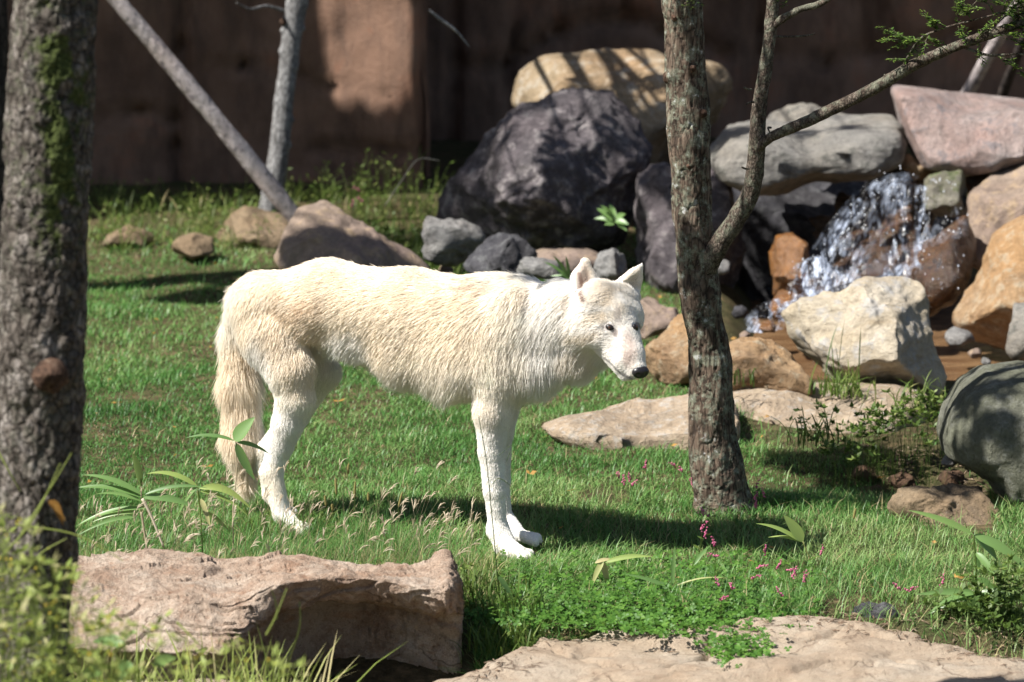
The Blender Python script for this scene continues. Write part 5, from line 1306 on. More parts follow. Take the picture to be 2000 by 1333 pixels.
# ================================================================== GRASS AND PLANTS
rs = np.random.default_rng(5)
grass_m = leaf_mat('lawn_grass', [(0.0, (0.030, 0.08, 0.016)), (0.35, (0.058, 0.165, 0.032)), (0.7, (0.105, 0.24, 0.052)), (0.92, (0.21, 0.32, 0.10)), (1.0, (0.36, 0.30, 0.15))], 0.45, 0.34, 0.35)
weed_m = leaf_mat('weed_leaf', [(0.0, (0.035, 0.07, 0.012)), (0.5, (0.10, 0.16, 0.03)), (0.85, (0.20, 0.25, 0.06)), (1.0, (0.40, 0.33, 0.17))], 0.5, 0.35)
dry_m = leaf_mat('dry_straw', [(0.0, (0.24, 0.20, 0.10)), (0.5, (0.52, 0.43, 0.29)), (1.0, (0.72, 0.62, 0.47))], 0.6, 0.3)
pink_m = leaf_mat('pink_flower', [(0.0, (0.40, 0.06, 0.16)), (1.0, (0.75, 0.25, 0.38))], 0.6, 0.3)
clover_m = leaf_mat('clover_leaf', [(0.0, (0.04, 0.10, 0.015)), (0.5, (0.075, 0.18, 0.025)), (1.0, (0.14, 0.26, 0.04))], 0.5, 0.4)
bam_m = leaf_mat('broad_blade_leaf', [(0.0, (0.11, 0.21, 0.06)), (0.5, (0.18, 0.30, 0.09)), (0.8, (0.32, 0.40, 0.11)), (1.0, (0.50, 0.44, 0.22))], 0.38, 0.4, 0.5)

M_clod = rock_mat('brown_earth', (0.07, 0.04, 0.022), (0.17, 0.10, 0.06), (0.12, 0.07, 0.04), 0.5, 14, bump=1.0)
DIRT = [(1670, 880), (1730, 850), (1850, 880), (1930, 950), (1940, 1050), (1750, 1010), (1700, 950)]
FRONT_EDGE = lambda x: np.interp(x, E3[:, 0], E3[:, 1])
def scatter(n, y0, y1, spread=1.12, dens=None):
    y = y0 + (y1 - y0) * rs.random(n); keep = rs.random(n) < y / y1; y = y[keep]
    x = rs.uniform(-1, 1, len(y)) * y * 0.12 * spread
    z = ground(x, y); P = np.stack([x, y, z], 1)
    return P
P = scatter(580000, 10.6, 17.6, 1.3)
px, py = proj(P); x, y = P[:, 0], P[:, 1]
bare = fbm(np.stack([x * 2.5, y * 2.5, x * 0], 1), 3, off=70.)
pr = np.ones(len(P))
pr *= 1 - 0.97 * inpoly(px, py, DIRT)
pr *= 1 - smooth(16.0, 17.3, y) * 0.75
pr *= np.where((x > 0.66) & (y > 14.2), 0.0, 1.0)
pr *= 1 - 0.85 * blob(px, py, 1180, 975, 60, 22) - 0.5 * blob(px, py, 300, 925, 60, 20) * 0.8
pr *= 1 - 0.35 * smooth(0.1, 0.7, bare)
pr *= np.where(y > FRONT_EDGE(x) - 0.01, 1, 0) * np.where((x < -.1) & (y < 10.98), 0, 1)
pr *= 1 - 0.92 * smooth(12.9, 13.6, y) * (px > 1450) * (py < 880)
pr *= 1 - 0.8 * inpoly(px, py, [(1560, 1240), (1620, 1170), (1800, 1180), (1920, 1230), (2100, 1240), (2100, 1330), (1560, 1330)])
pr *= 1.0 - 0.55 * smooth(12.5, 16, y) 
k = rs.random(len(P)) < pr
P = P[k]; px, py, y, x = px[k], py[k], y[k], x[k]; n = len(P)
tall = smooth(940, 1010, py) 
H = 0.022 + 0.014 * rs.random(n) + tall * (0.018 + 0.030 * rs.random(n) ** 2)
pt = fbm(np.stack([x * 4, y * 4, x * 0], 1), 3, off=33.)
H *= 1 + 0.55 * pt
H += (rs.random(n) < 0.03) * rs.uniform(0.015, 0.05, n)
W = rs.uniform(0.0016, 0.0034, n) * (1 + 0.10 * np.clip(y - 12, 0, 6))
lean = rs.uniform(0.3, 1.35, n)
V, Fc, m = blades(P - [0, 0, .004], H, W, lean, rs)
patch = fbm(np.stack([x * 2.2, y * 1.6, x * 0], 1), 3, off=91.)
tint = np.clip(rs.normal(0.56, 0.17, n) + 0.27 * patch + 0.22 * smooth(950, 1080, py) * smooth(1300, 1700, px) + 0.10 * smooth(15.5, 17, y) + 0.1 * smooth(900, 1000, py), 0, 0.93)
tint = np.where(rs.random(n) < 0.035 + 0.05 * tall, 1.0, tint)
g = mesh_obj('lawn_grass', V, Fc, grass_m, org=(0, 14, 0), attrs={'tint': np.repeat(tint, m)}); tag(g, kind='stuff')

def gz(x, y): return float(ground(x, y)[0])

# ---- leaves and stems
def leaf_mesh(a, b, wpx_m, rs, droop=0.10, fold=0.35, n=10, face=None):
    a, b = np.array(a, float), np.array(b, float); L = np.linalg.norm(b - a); d = (b - a) / L
    f = np.array([0, -0.75, 0.65]) if face is None else np.array(face, float)
    f = f + rs.normal(size=3) * 0.15; f -= (f @ d) * d; f /= np.linalg.norm(f); s = np.cross(d, f)
    u = np.linspace(0, 1, n)[:, None]
    c = a + (b - a) * u; c[:, 2] += (droop * L * 4 * (u * (1 - u)))[:, 0]
    w = (np.sin(np.pi * np.clip(u, 0, 1) ** 0.62) ** 0.8 * wpx_m / 2); w[-1] = 0.0002; w[0] = wpx_m * .08
    Lf = c + s * w + f * w * fold; Rt = c - s * w + f * w * fold
    V = np.stack([Lf, c, Rt], 1).reshape(-1, 3); i = np.arange(n - 1)[:, None] * 3
    return V, [np.concatenate([np.concatenate([i, i + 1, i + 4, i + 3], 1), np.concatenate([i + 1, i + 2, i + 5, i + 4], 1)])]
def leaf(parent, a, b, w, tint, Y, mat=None, rs_=None, Yb=None, **kw):
    A, B = at(*a, Y), at(*b, Y if Yb is None else Yb)
    V, Fc = leaf_mesh(A, B, w * mpp(Y), rs, **kw)
    return mesh_obj('leaf', V, Fc, mat or bam_m, parent, attrs={'tint': np.full(len(V), tint)})
def stem(parent, pts, Y, r, tint=0.4, mat=None, name='stem', Ys=None):
    P = np.array([at(a, b, Y if Ys is None else Ys[k]) for k, (a, b) in enumerate(pts)]); P = _c(P, 16)
    V, Fc = tube(P, np.linspace(r, r * .6, 16), 6)
    return mesh_obj(name, V, Fc, mat or weed_m, parent, attrs={'tint': np.full(len(V), tint)})
def plant(name, label, base, Y, stems, leaves, cat='plant', group=None):
    b = at(*base, Y); o = thing(name, b, label, cat, group)
    for s in stems: stem(o, s[0], Y, s[1], s[2], s[3] if len(s) > 3 else None)
    for l in leaves:
        leaf(o, l[0], l[1], l[2], l[3], Y, Yb=Y + (l[4] if len(l) > 4 else rs.normal() * 0.03), droop=l[5] if len(l) > 5 else 0.08)
    return o
YP = 11.25
plant('bamboo_grass', 'spray of long pale green blade leaves on a dry stem above the left end of the block', (319, 1078), YP,
      [([(278, 974), (296, 1010), (320, 1070)], .0045, .95, dry_m), ([(276, 1000), (282, 1040), (289, 1085)], .0035, .4, dry_m), ([(275, 935), (277, 975)], .002, .5)],
      [((278, 972), (143, 955), 13, .25), ((276, 966), (160, 928), 12, .35), ((275, 946), (258, 884), 17, .62), ((280, 972), (384, 994), 16, .2), ((284, 966), (406, 954), 9, .1), ((282, 994), (146, 1030), 13, .45),
       ((278, 980), (188, 965), 9, .5), ((270, 1000), (180, 1020), 11, .6), ((268, 1010), (152, 1046), 9, .3)])
plant('bamboo_grass', 'yellowing arching leaves left of the wolf\'s hind paws', (395, 1080), YP + .05,
      [([(386, 954), (392, 1010), (396, 1080)], .002, .6)],
      [((388, 953), (286, 926), 12, .75, 0, .12), ((388, 955), (330, 922), 9, .8), ((390, 954), (492, 996), 15, .8, 0, .16), ((392, 960), (486, 1010), 9, .7, 0, .1), ((392, 975), (412, 1040), 11, .95), ((386, 950), (345, 1010), 8, .5), ((394, 1000), (450, 1040), 11, .72)])
plant('bamboo_grass', 'sapling with four green leaves in front of the wolf\'s tail', (456, 1060), YP + .1,
      [([(459, 861), (462, 920), (455, 1000), (456, 1062)], .0022, .5, dry_m)],
      [((458, 862), (498, 815), 30, .42, 0, .02), ((457, 861), (362, 856), 9, .1), ((460, 866), (498, 938), 18, .35, 0, -.05), ((463, 864), (526, 887), 9, .3)])
plant('bamboo_grass', 'yellow-green leaf pair on a thin stem right of the tree foot', (1612, 1180), 11.55,
      [([(1568, 1058), (1585, 1100), (1612, 1180)], .002, .9)],
      [((1568, 1058), (1530, 1006), 24, .72, 0, .03), ((1566, 1060), (1476, 1023), 10, .7), ((1566, 1060), (1500, 1050), 8, .8)])
plant('bamboo_grass', 'leafy stalk with downward pointing green leaves at the lower right edge', (1904, 1240), 11.0,
      [([(1901, 1044), (1906, 1100), (1905, 1160), (1904, 1240)], .0024, .4)],
      [((1900, 1044), (1773, 997), 14, .55, 0, .04), ((1903, 1046), (1948, 1096), 26, .4), ((1905, 1048), (2012, 1118), 20, .45), ((1906, 1080), (1948, 1136), 14, .5), ((1906, 1090), (1916, 1130), 10, .0), ((1906, 1158), (1788, 1162), 14, .3, 0, .03), ((1906, 1160), (1816, 1196), 17, .3), ((1908, 1160), (1920, 1220), 19, .35), ((1910, 1160), (1946, 1212), 14, .35), ((1912, 1158), (2004, 1178), 17, .4), ((1906, 1162), (1866, 1206), 12, .25), ((1908, 1130), (1950, 1160), 14, .2), ((1900, 1165), (1800, 1210), 12, .4)])
plant('bent_blade', 'pale bent reed blade with a yellow leaf below the wolf\'s chest', (1184, 1150), 11.25, [],
      [((1182, 1099), (1276, 1088), 11, .75, 0, .06), ((1176, 1098), (1188, 1148), 14, 1.0), ((1178, 1096), (1154, 1150), 12, .9), ((1162, 1100), (1200, 1094), 9, 1.0)], 'grass blade')
plant('bent_blade', 'crossed stiff green blades in the clover', (1314, 1152), 11.15, [],
      [((1313, 1150), (1318, 1066), 8, .3), ((1314, 1150), (1216, 1121), 9, .15, 0, .03), ((1312, 1150), (1262, 1166), 9, .2), ((1314, 1148), (1420, 1130), 4, .9), ((1356, 1104), (1388, 1066), 8, .2)], 'grass blade')
sk = plant('grass_stalk', 'tall thin dark stalk rising in front of the wolf\'s front paw', (985, 1262), 10.95,
      [([(985, 1262), (972, 1130), (962, 1020), (950, 900), (935, 815)], .0016, .0), ([(962, 945), (975, 935), (998, 952), (1003, 985)], .0010, .35), ([(990, 900), (1000, 870), (975, 890)], .0006, .5)],
      [((972, 1126), (1004, 1178), 12, .15), ((990, 1205), (1066, 1274), 13, .2), ((1016, 1220), (1044, 1256), 10, .15), ((984, 1230), (960, 1310), 8, .4)], 'grass stalk')
plant('grass_stalk', 'pale thin grass with open tip against the dark wall', (752, 400), 16.6,
      [([(752, 402), (790, 345), (818, 311), (858, 314)], .003, .95, dry_m), ([(818, 311), (822, 285)], .0018, .6), ([(818, 311), (838, 292)], .0014, .6)], [], 'grass stalk')
plant('leafy_weed', 'small feathery green weed growing on the dark boulder', (1200, 432), 16.0, [([(1200, 440), (1192, 415), (1185, 405)], .003, .3)],
      [((1200, 432), (1165, 408), 15, .4), ((1202, 432), (1228, 440), 14, .4), ((1200, 428), (1190, 398), 12, .5), ((1200, 432), (1160, 428), 13, .3), ((1204, 428), (1222, 418), 13, .5), ((1200, 436), (1180, 440), 12, .4), ((1206, 436), (1225, 452), 10, .4), ((1198, 424), (1172, 402), 10, .5)])
for lb, bs, lv in [('upright blades behind the wolf\'s neck, left of its ear', (1108, 545), [((1108, 545), (1062, 512), 8, .2), ((1110, 545), (1080, 500), 8, .1), ((1112, 545), (1105, 500), 7, .2), ((1112, 545), (1075, 540), 7, .2)])]:
    plant('grass_tuft', lb, bs, 14.6, [], lv, 'grass tuft')

# ---- tufts of long grass
def tuft(label, px, py, Y, n, h, spread, tint=.5, mat=None, w=.004, seed=1, group=None, name='grass_tuft', lean=(.2, .9)):
    r_ = np.random.default_rng(seed); b = at(px, py, Y)
    P = np.stack([b[0] + r_.normal(0, spread, n), b[1] + r_.normal(0, spread, n), np.zeros(n)], 1); P[:, 2] = b[2] - 0.01
    V, Fc, m = blades(P, h * r_.uniform(.45, 1.1, n), r_.uniform(.6, 1.3, n) * w, r_.uniform(*lean, n), r_, seg=5, curl=1.1)
    o = mesh_obj(name, V, Fc, mat or weed_m, org=b, attrs={'tint': np.repeat(np.clip(r_.normal(tint, .15, n), 0, 1), m)})
    tag(o, label, 'grass tuft', group); return o
tuft('tall bright grass clump at the foot of the cream boulder', 1655, 768, 13.75, 60, .13, .045, .6, seed=1, w=.006)
tuft('grass clump left of the cream boulder\'s bright clump', 1620, 765, 13.8, 35, .09, .03, .55, seed=2, w=.006)
tuft('wispy grass standing before the middle of the cream boulder', 1645, 765, 13.7, 9, .26, .03, .45, seed=3, w=.004, lean=(.05, .4))
tuft('grass on the bank right of the cream boulder', 1800, 790, 13.4, 60, .12, .10, .6, seed=4, w=.004)
tuft('weedy clump between the flat stone and the dirt', 1600, 860, 12.95, 50, .14, .05, .35, seed=5, w=.005)
tuft('grass clump left of the dark stone on the front ledge', 1640, 1215, 11.1, 60, .08, .04, .45, seed=6)
tuft('grass clump behind the small dark stone', 1770, 1190, 11.15, 60, .08, .05, .5, seed=7)
tuft('wild grass by the stream left of the orange-brown rock', 1425, 745, 13.7, 40, .08, .05, .3, seed=8)
tuft('bright grass in front of the clover beside the block', 985, 1262, 10.75, 160, .10, .06, .5, seed=19)
tuft('grass drooping from the soil onto the front ledge', 1010, 1225, 10.9, 110, .08, .07, .5, seed=18)
tuft('green blades hanging over the block corner', 940, 1150, 11.0, 90, .09, .05, .4, seed=9)
tuft('long grass in the shade left of the clover', 1010, 1180, 10.95, 120, .08, .06, .35, seed=10)

for k_, (px_1, py_1, lb_) in enumerate([(1000, 1112, 'grass before the toes of the wolf\'s near front paw'), (1045, 1085, 'grass beside the wolf\'s far front paw'), (1375, 1000, 'grass round the left of the tree foot'), (1435, 1005, 'grass round the right of the tree foot'), (560, 1062, 'long grass hiding the wolf\'s hind paws'), (600, 1050, 'long grass right of the wolf\'s hind paws'), (520, 1050, 'long grass under the tip of the wolf\'s tail')]):
    p_ = on_ground(px_1, py_1); tuft(lb_, px_1, py_1, p_[1], 150, .065 if k_ < 4 else .14, .05, .45, grass_m if k_ < 4 else weed_m, .0028, 60 + k_)
# ---- mixed weeds (cannot be counted)
def small_leaves(ac, P, n, size, r_, up=0.6, tint=.5, wide=.5):
    """leaf-sized folded diamonds spread round the points P"""
    i = r_.integers(0, len(P), n); c = P[i]
    d = r_.normal(size=(n, 3)); d[:, 2] = np.abs(d[:, 2]) * up; d /= np.linalg.norm(d, axis=1)[:, None]
    s = np.cross(d, np.array([0, 0, 1.0]) + r_.normal(size=(n, 3)) * .4); s /= np.linalg.norm(s, axis=1)[:, None]
    L = (size * r_.uniform(.6, 1.3, n))[:, None]
    V = np.stack([c, c + d * L * .45 + s * L * wide * .5, c + d * L, c + d * L * .45 - s * L * wide * .5], 1).reshape(-1, 3)
    k = np.arange(n)[:, None] * 4
    ac.add(V, [np.concatenate([k, k + 1, k + 2], 1), np.concatenate([k, k + 2, k + 3], 1)], np.repeat(np.clip(r_.normal(tint, .18, n), 0, .95), 4))
def stalks(ac, B, T, r0, tint, r_, seg=3, K=7, bow=.08):
    """thin stems from base to tip"""
    out = []
    for b, t_ in zip(B, T):
        L = np.linalg.norm(t_ - b); mid = (b + t_) / 2 + r_.normal(size=3) * L * bow
        P = _c(np.array([b, mid, t_]), K); V, Fc = tube(P, np.linspace(r0, r0 * .4, K), seg, cap=False); ac.add(V, Fc, tint); out.append(P)
    return out
r_ = np.random.default_rng(12)
# wall foot
ac = Acc(); N = 420
yy = r_.uniform(16.9, 18.35, N); xx = r_.uniform(-1, 1, N) * 1; xx = at(0, 0, 1)[0] * 0 + (r_.uniform(180, 880, N) - 1000) / F * yy / cp
zz = ground(xx, yy); B = np.stack([xx, yy, zz], 1)
hh = r_.uniform(.04, .14, N) * (1 + 0.9 * blob(*proj(B), 790, 420, 70, 60) + .4 * blob(*proj(B), 640, 400, 90, 50))
T = B + np.stack([r_.normal(0, .05, N), r_.normal(0, .05, N), hh], 1)
ps = stalks(ac, B, T, .0018, .6, r_)
small_leaves(ac, np.concatenate(ps), 2600, .026, r_, tint=.6, wide=.3)
P = B[r_.integers(0, N, 1500)] + np.stack([r_.normal(0, .06, 1500), r_.normal(0, .06, 1500), np.zeros(1500)], 1)
V, Fc, m = blades(P, r_.uniform(.03, .14, 1500), r_.uniform(.0025, .005, 1500), r_.uniform(.2, 1.2, 1500), r_, seg=3)
ac.add(V, Fc, np.repeat(np.clip(r_.normal(.55, .25, 1500), 0, 1), m))
# between the stones below the dark boulder
N = 1500; yy = r_.uniform(15.0, 16.9, N); xx = (r_.uniform(640, 900, N) - 1000) / F * yy / cp; P = np.stack([xx, yy, ground(xx, yy)], 1)
V, Fc, m = blades(P, r_.uniform(.05, .20, N), r_.uniform(.003, .006, N), r_.uniform(.1, .8, N), r_, seg=3); ac.add(V, Fc, np.repeat(np.clip(r_.normal(.5, .2, N), 0, 1), m))
small_leaves(ac, P + np.stack([0 * xx, 0 * xx, r_.uniform(0, .12, N)], 1), 1500, .03, r_, tint=.5)
tag(ac.obj('weeds', weed_m, org=(-1, 17.5, .2)), kind='stuff')

# bank at the right, between flat stone and boulder
ac = Acc()
for (cx, cy, Y, rx, ry, n, tn) in [(1700, 835, 13.05, 70, 30, 420, .4), (1790, 795, 13.15, 50, 25, 500, .6), (1740, 815, 13.1, 60, 22, 300, .45), (1640, 880, 12.8, 50, 25, 220, .4), (1590, 830, 13.0, 40, 45, 160, .35), (1820, 830, 12.95, 20, 24, 90, .5), (1700, 890, 12.7, 50, 20, 90, .5),
                                   (1960, 1150, 10.95, 70, 50, 700, .4), (1870, 1200, 11.0, 80, 30, 500, .35), (1975, 1230, 10.9, 50, 30, 300, .3), (1930, 1190, 10.9, 70, 30, 500, .25)]:
    c = np.array([at(cx + r_.normal() * rx * .55, cy + r_.normal() * ry * .55, Y + r_.normal() * .06) for _ in range(int(n / 6))])
    small_leaves(ac, c, n, .021, r_, tint=tn, wide=.5)
    b = c.copy(); b[:, 2] = ground(c[:, 0], c[:, 1]); stalks(ac, b[:60], c[:60], .0008, .3, r_)
o = tag(ac.obj('undergrowth', weed_m, org=(1, 12.9, .1)), kind='stuff')

# clover
ac = Acc(); N = 3600
pxs = r_.normal(1270, 200, N); pys = r_.normal(1180, 48, N)
k = (pxs > 900) & (pxs < 1600) & (pys < np.interp(pxs, [900, 1050, 1200, 1400, 1450, 1560], [1210, 1225, 1232, 1250, 1270, 1230])) & (pys > 1075); pxs, pys = pxs[k], pys[k]
pxs = np.concatenate([pxs, r_.normal(1440, 35, 260)]); pys = np.concatenate([pys, r_.normal(1262, 14, 260)])
d = FWD + RIGHT * ((pxs - 1000) / F)[:, None] + UP * ((666.5 - pys) / F)[:, None]
hz = r_.uniform(.012, .055, len(pxs)); P = CAM + d * ((CAM_H - hz) / -d[:, 2])[:, None]
n = len(P); nrm_ = np.array([0, -.25, 1.0]) + r_.normal(size=(n, 3)) * .35; nrm_ /= np.linalg.norm(nrm_, axis=1)[:, None]
a0 = r_.uniform(0, 6.28, n); t1 = np.cross(nrm_, [1, 0, 0]); t1 /= np.linalg.norm(t1, axis=1)[:, None]; t2 = np.cross(nrm_, t1)
sz = r_.uniform(.0055, .0105, n)
for j in range(3):
    a = a0 + j * 2.094; u = t1 * np.cos(a)[:, None] + t2 * np.sin(a)[:, None]; v_ = np.cross(nrm_, u); s = sz[:, None]
    V = np.stack([P, P + u * s * .7 + v_ * s * .62 + nrm_ * s * .2, P + u * s * 1.35 + v_ * s * .45 + nrm_ * s * .15, P + u * s * 1.2, P + u * s * 1.35 - v_ * s * .45 + nrm_ * s * .15, P + u * s * .7 - v_ * s * .62 + nrm_ * s * .2], 1).reshape(-1, 3)
    i = np.arange(n)[:, None] * 6
    ac.add(V, [np.concatenate([np.concatenate([i, i + 1, i + 2, i + 3], 1), np.concatenate([i, i + 3, i + 4, i + 5], 1)])], np.repeat(np.clip(r_.normal(.5, .2, n), 0, 1), 6))
tag(ac.obj('clover', clover_m, org=(.3, 11, 0), smooth_=False), kind='stuff')

# dry seed heads in the long grass
ac = Acc()
def seedhead(base, tip, r_, k=4, L=.03, tn=.6):
    P = stalks(ac, [base], [tip], .0007, .25, r_, K=8, bow=.10)[0]
    d = P[-1] - P[-2]; d /= np.linalg.norm(d)
    for j in range(k):
        e = d * .9 + r_.normal(size=3) * .22 + np.array([.3, 0, -.05]); e /= np.linalg.norm(e); a = P[-1] - d * j * .004
        q = _c(np.array([a, a + e * L * .5 + [0, 0, .002], a + e * L * r_.uniform(.7, 1.1) - [0, 0, .003]]), 6)
        V, Fc = tube(q, [.0003, .0008, .0010, .0010, .0008, .0003], 4, cap=False); ac.add(V, Fc, np.clip(r_.normal(tn, .2), 0, 1))
for _ in range(180):
    x_ = r_.uniform(150, 930); y_ = r_.uniform(905, 1085) if x_ > 380 else r_.uniform(960, 1085); Y = r_.uniform(10.98, 11.5)
    if y_ < 990 and r_.random() < .45: y_ += 60
    if 950 < x_ + 40: Y = r_.uniform(11.0, 11.3)
    tip = at(x_, y_, Y); h = r_.uniform(.04, .10); b = np.array([tip[0] - r_.uniform(-.03, .17), tip[1], gz(tip[0], tip[1])])
    seedhead(b, tip, r_, L=.030, tn=.65)
tag(ac.obj('dry_grass', dry_m, org=(-.5, 11.2, 0)), kind='stuff')
P = np.stack([r_.uniform(-1.35, -.05, 14000), r_.uniform(10.96, 11.5, 14000), np.zeros(14000)], 1); P[:, 2] = ground(P[:, 0], P[:, 1])
V, Fc, m = blades(P, r_.uniform(.04, .12, 14000), r_.uniform(.0012, .0028, 14000), r_.uniform(.2, 1.3, 14000), r_, seg=3)
tt_ = np.where(r_.random(14000) < .28, 1.0, np.clip(r_.normal(.6, .2, 14000), 0, .95)); tag(mesh_obj('long_grass', V, Fc, weed_m, org=(-.6, 11.2, 0), attrs={'tint': np.repeat(tt_, m)}), kind='stuff')

ac = Acc(); c = np.stack([r_.uniform(-1.3, -.1, 500), r_.uniform(10.96, 11.25, 500), r_.uniform(.02, .09, 500)], 1); small_leaves(ac, c, 1500, .024, r_, tint=.7, wide=.4)
tag(ac.obj('undergrowth', weed_m, org=(-.7, 11.1, 0)), kind='stuff')
N = 9000; P = np.stack([r_.uniform(-.85, -.06, N), r_.uniform(11.2, 11.95, N), np.zeros(N)], 1); P[:, 2] = ground(P[:, 0], P[:, 1])
kk_ = r_.random(N) < np.exp(-((P[:, 0] + .42) / .36) ** 2) * smooth(12.0, 11.6, P[:, 1] - .25 * (P[:, 0] < -.35)); P = P[kk_]; N = len(P)
V, Fc, m = blades(P, r_.uniform(.05, .14, N), r_.uniform(.0010, .0020, N), r_.uniform(.2, 1.3, N), r_, seg=4)
tag(mesh_obj('long_grass', V, Fc, grass_m, org=(-.4, 11.6, 0), attrs={'tint': np.repeat(np.where(r_.random(N) < .12, 1.0, np.clip(r_.normal(.6, .2, N), 0, .95)), m)}), kind='stuff')
# foxtails
foxh = leaf_mat('foxtail_head', [(0, (0.22, 0.19, 0.06)), (1, (0.42, 0.36, 0.14))], .7, .3)
def foxtail(label, base, neck, tip, Y, w, group=None):
    o = thing('foxtail_grass', at(*base, Y), label, 'grass', group)
    stem(o, [base, ((base[0] + neck[0]) / 2 + 2, (base[1] + neck[1]) / 2), neck], Y, .0007, .6)
    A, B = at(*neck, Y), at(*tip, Y); n = 260; u = r_.random(n); c = A + (B - A) * u[:, None]; d = (B - A) / np.linalg.norm(B - A)
    q = r_.normal(size=(n, 3)); q -= (q @ d)[:, None] * d; q /= np.linalg.norm(q, axis=1)[:, None]; e = q * .8 + d * .7
    ww = w * mpp(Y) * np.sin(np.pi * np.clip(u * .85 + .12, 0, 1)) ** .6; s = np.cross(e, d); s /= np.linalg.norm(s, axis=1)[:, None]
    L = (ww * .5)[:, None]
    V = np.stack([c - s * .0005, c + s * .0005, c + e * L * 1.3], 1).reshape(-1, 3)
    V2, F2 = tube(_c(np.array([A, (A + B) / 2, B]), 10), np.array([.2, .8, 1, 1, 1, 1, 1, .9, .6, .2]) * w * mpp(Y) * .3, 7)
    a2 = Acc(); a2.add(V, [np.arange(3 * n).reshape(n, 3)], np.repeat(r_.random(n), 3)); a2.add(V2, F2, .3)
    a2.obj('seed_head', foxh, o)
foxtail('single foxtail standing in the sunny grass right of the tree', (1664, 1060), (1667, 1015), (1671, 993), 11.9, 9)
foxtail('brown drooping foxtail over the clover near the front ledge', (1500, 1240), (1524, 1214), (1592, 1165), 11.0, 13)
for (a, b, c) in [((660, 985), (657, 968), (655, 932)), ((690, 1000), (692, 975), (694, 940)), ((718, 985), (719, 980), (719, 962)), ((670, 935), (679, 928), (681, 905)), ((640, 1000), (637, 990), (634, 968)), ((776, 1005), (778, 992), (786, 960)), ((652, 1010), (650, 1000), (648, 985))]:
    foxtail('short yellow foxtail head among the dry grass beside the wolf\'s hind paws', a, b, c, 11.45, 8, 'yellow foxtails in the dry grass')

# pink smartweed
flw = [(1208, 930), (1230, 936), (1236, 946), (1260, 912), (1318, 910), (1330, 920), (1352, 946), (1374, 940), (1370, 958), (1422, 958), (1478, 950), (1476, 974), (1492, 968), (1476, 988), (1372, 1002), (1382, 1006), (1372, 1030), (1378, 1046), (1395, 1062),
       (1493, 1080), (1484, 1107), (1520, 1107), (1544, 1113), (1550, 1124), (1571, 1131), (1604, 1080), (1472, 1128), (1430, 1146), (1402, 1140), (1841, 1137), (1754, 1149), (1776, 1152), (1524, 1160), (1398, 1085), (1218, 942), (1410, 1170)]
IV1, IF1 = ico(1)
def SWL(a, b):
    if b < 970 and a < 1290: return 'pink-spiked weed in the sunny grass between the wolf\'s front legs and the tree', 'pink smartweeds left of the tree foot'
    if b < 970 and a < 1400: return 'pink-spiked weed against the left side of the tree foot', 'pink smartweeds at the tree foot, left side'
    if b < 1000 and a > 1400: return 'pink-spiked weed against the right side of the tree foot', 'pink smartweeds at the tree foot, right side'
    if b < 1100 and a < 1420: return 'pink-spiked weed in the shadow just below the tree foot', 'pink smartweeds in the shadow below the tree'
    if a > 1740: return 'pink-spiked weed in the grass by the small dark stone', 'pink smartweeds by the dark stone'
    if a > 1590: return 'lone pink-spiked weed in the sunny grass below the half-buried rock', None
    if a > 1460: return 'pink-spiked weed in the sunny grass right of the clover', 'pink smartweeds right of the clover'
    return 'pink-spiked weed standing up out of the clover', 'pink smartweeds in the clover'
def smartweed(px, py, Y, label, group, s=1.0):
    tip = at(px, py, Y); g0 = gz(tip[0], tip[1]); b = np.array([tip[0] + r_.normal() * .02, tip[1], g0])
    o = thing('smartweed', b, label, 'flower', group)
    a1 = Acc(); ps = stalks(a1, [b], [tip], .0009 * s, .5, r_, bow=.06)[0]; small_leaves(a1, ps[2:], 4, .022, r_, tint=.4, wide=.3); a1.obj('stem', weed_m, o)
    a2 = Acc(); d = np.array([r_.normal() * .5, -.2, 1 if r_.random() < .7 else .2]); d /= np.linalg.norm(d)
    for k in range(int(16)):
        u = k / 15; c = tip + d * (u * .018 - .004) * s + r_.normal(size=3) * .0014 * s
        a2.add(IV1 * (.0019 * s * (1 - .4 * u)) + c, IF1, r_.random())
    a2.obj('flower_spike', pink_m, o)
for (a, b) in flw:
    d = FWD + RIGHT * (a - 1000) / F + UP * (666.5 - b) / F; hgt = r_.uniform(.05, .10); tt = (CAM_H - hgt - .01) / -d[2]; Y = CAM[1] + d[1] * tt
    lb, gr = SWL(a, b); smartweed(a, b, Y, s=1.6, label=lb, group=gr)
for (a, b) in [(701, 372), (706, 392), (688, 402)]: smartweed(a, b, 17.2, 'pink-flowered weed at the foot of the brown wall', 'pink smartweeds at the wall foot', 1.9)

# blurred weeds nearest the camera, bottom left
ac = Acc(); ab = Acc()
Bs, Ts = [], []
for _ in range(250):
    x_ = r_.uniform(-60, 600) if r_.random() < .6 else r_.uniform(-60, 240); top_ = np.interp(x_, [-60, 0, 60, 130, 200, 300, 420, 520, 600], [960, 990, 1040, 1100, 1180, 1200, 1230, 1260, 1310])
    y_ = top_ + abs(r_.normal()) * 110; Y = r_.uniform(7.7, 8.95); tip = at(x_, y_, Y)
    Bs.append(np.array([tip[0] + r_.normal() * .08, Y + r_.normal() * .05, gz(tip[0], Y)])); Ts.append(tip)
ps = stalks(ac, Bs, Ts, .0018, .55, r_, bow=.10, K=9)
pp = np.concatenate([p[2:] for p in ps])
small_leaves(ac, pp, 5500, .028, r_, tint=.74, wide=.32)
tips = np.concatenate([p[-3:] for p in ps])
for _ in range(420):
    c = tips[r_.integers(len(tips))] + r_.normal(size=3) * .012; ab.add(IV1 * r_.uniform(.002, .004) + c, IF1, r_.uniform(.3, 1))
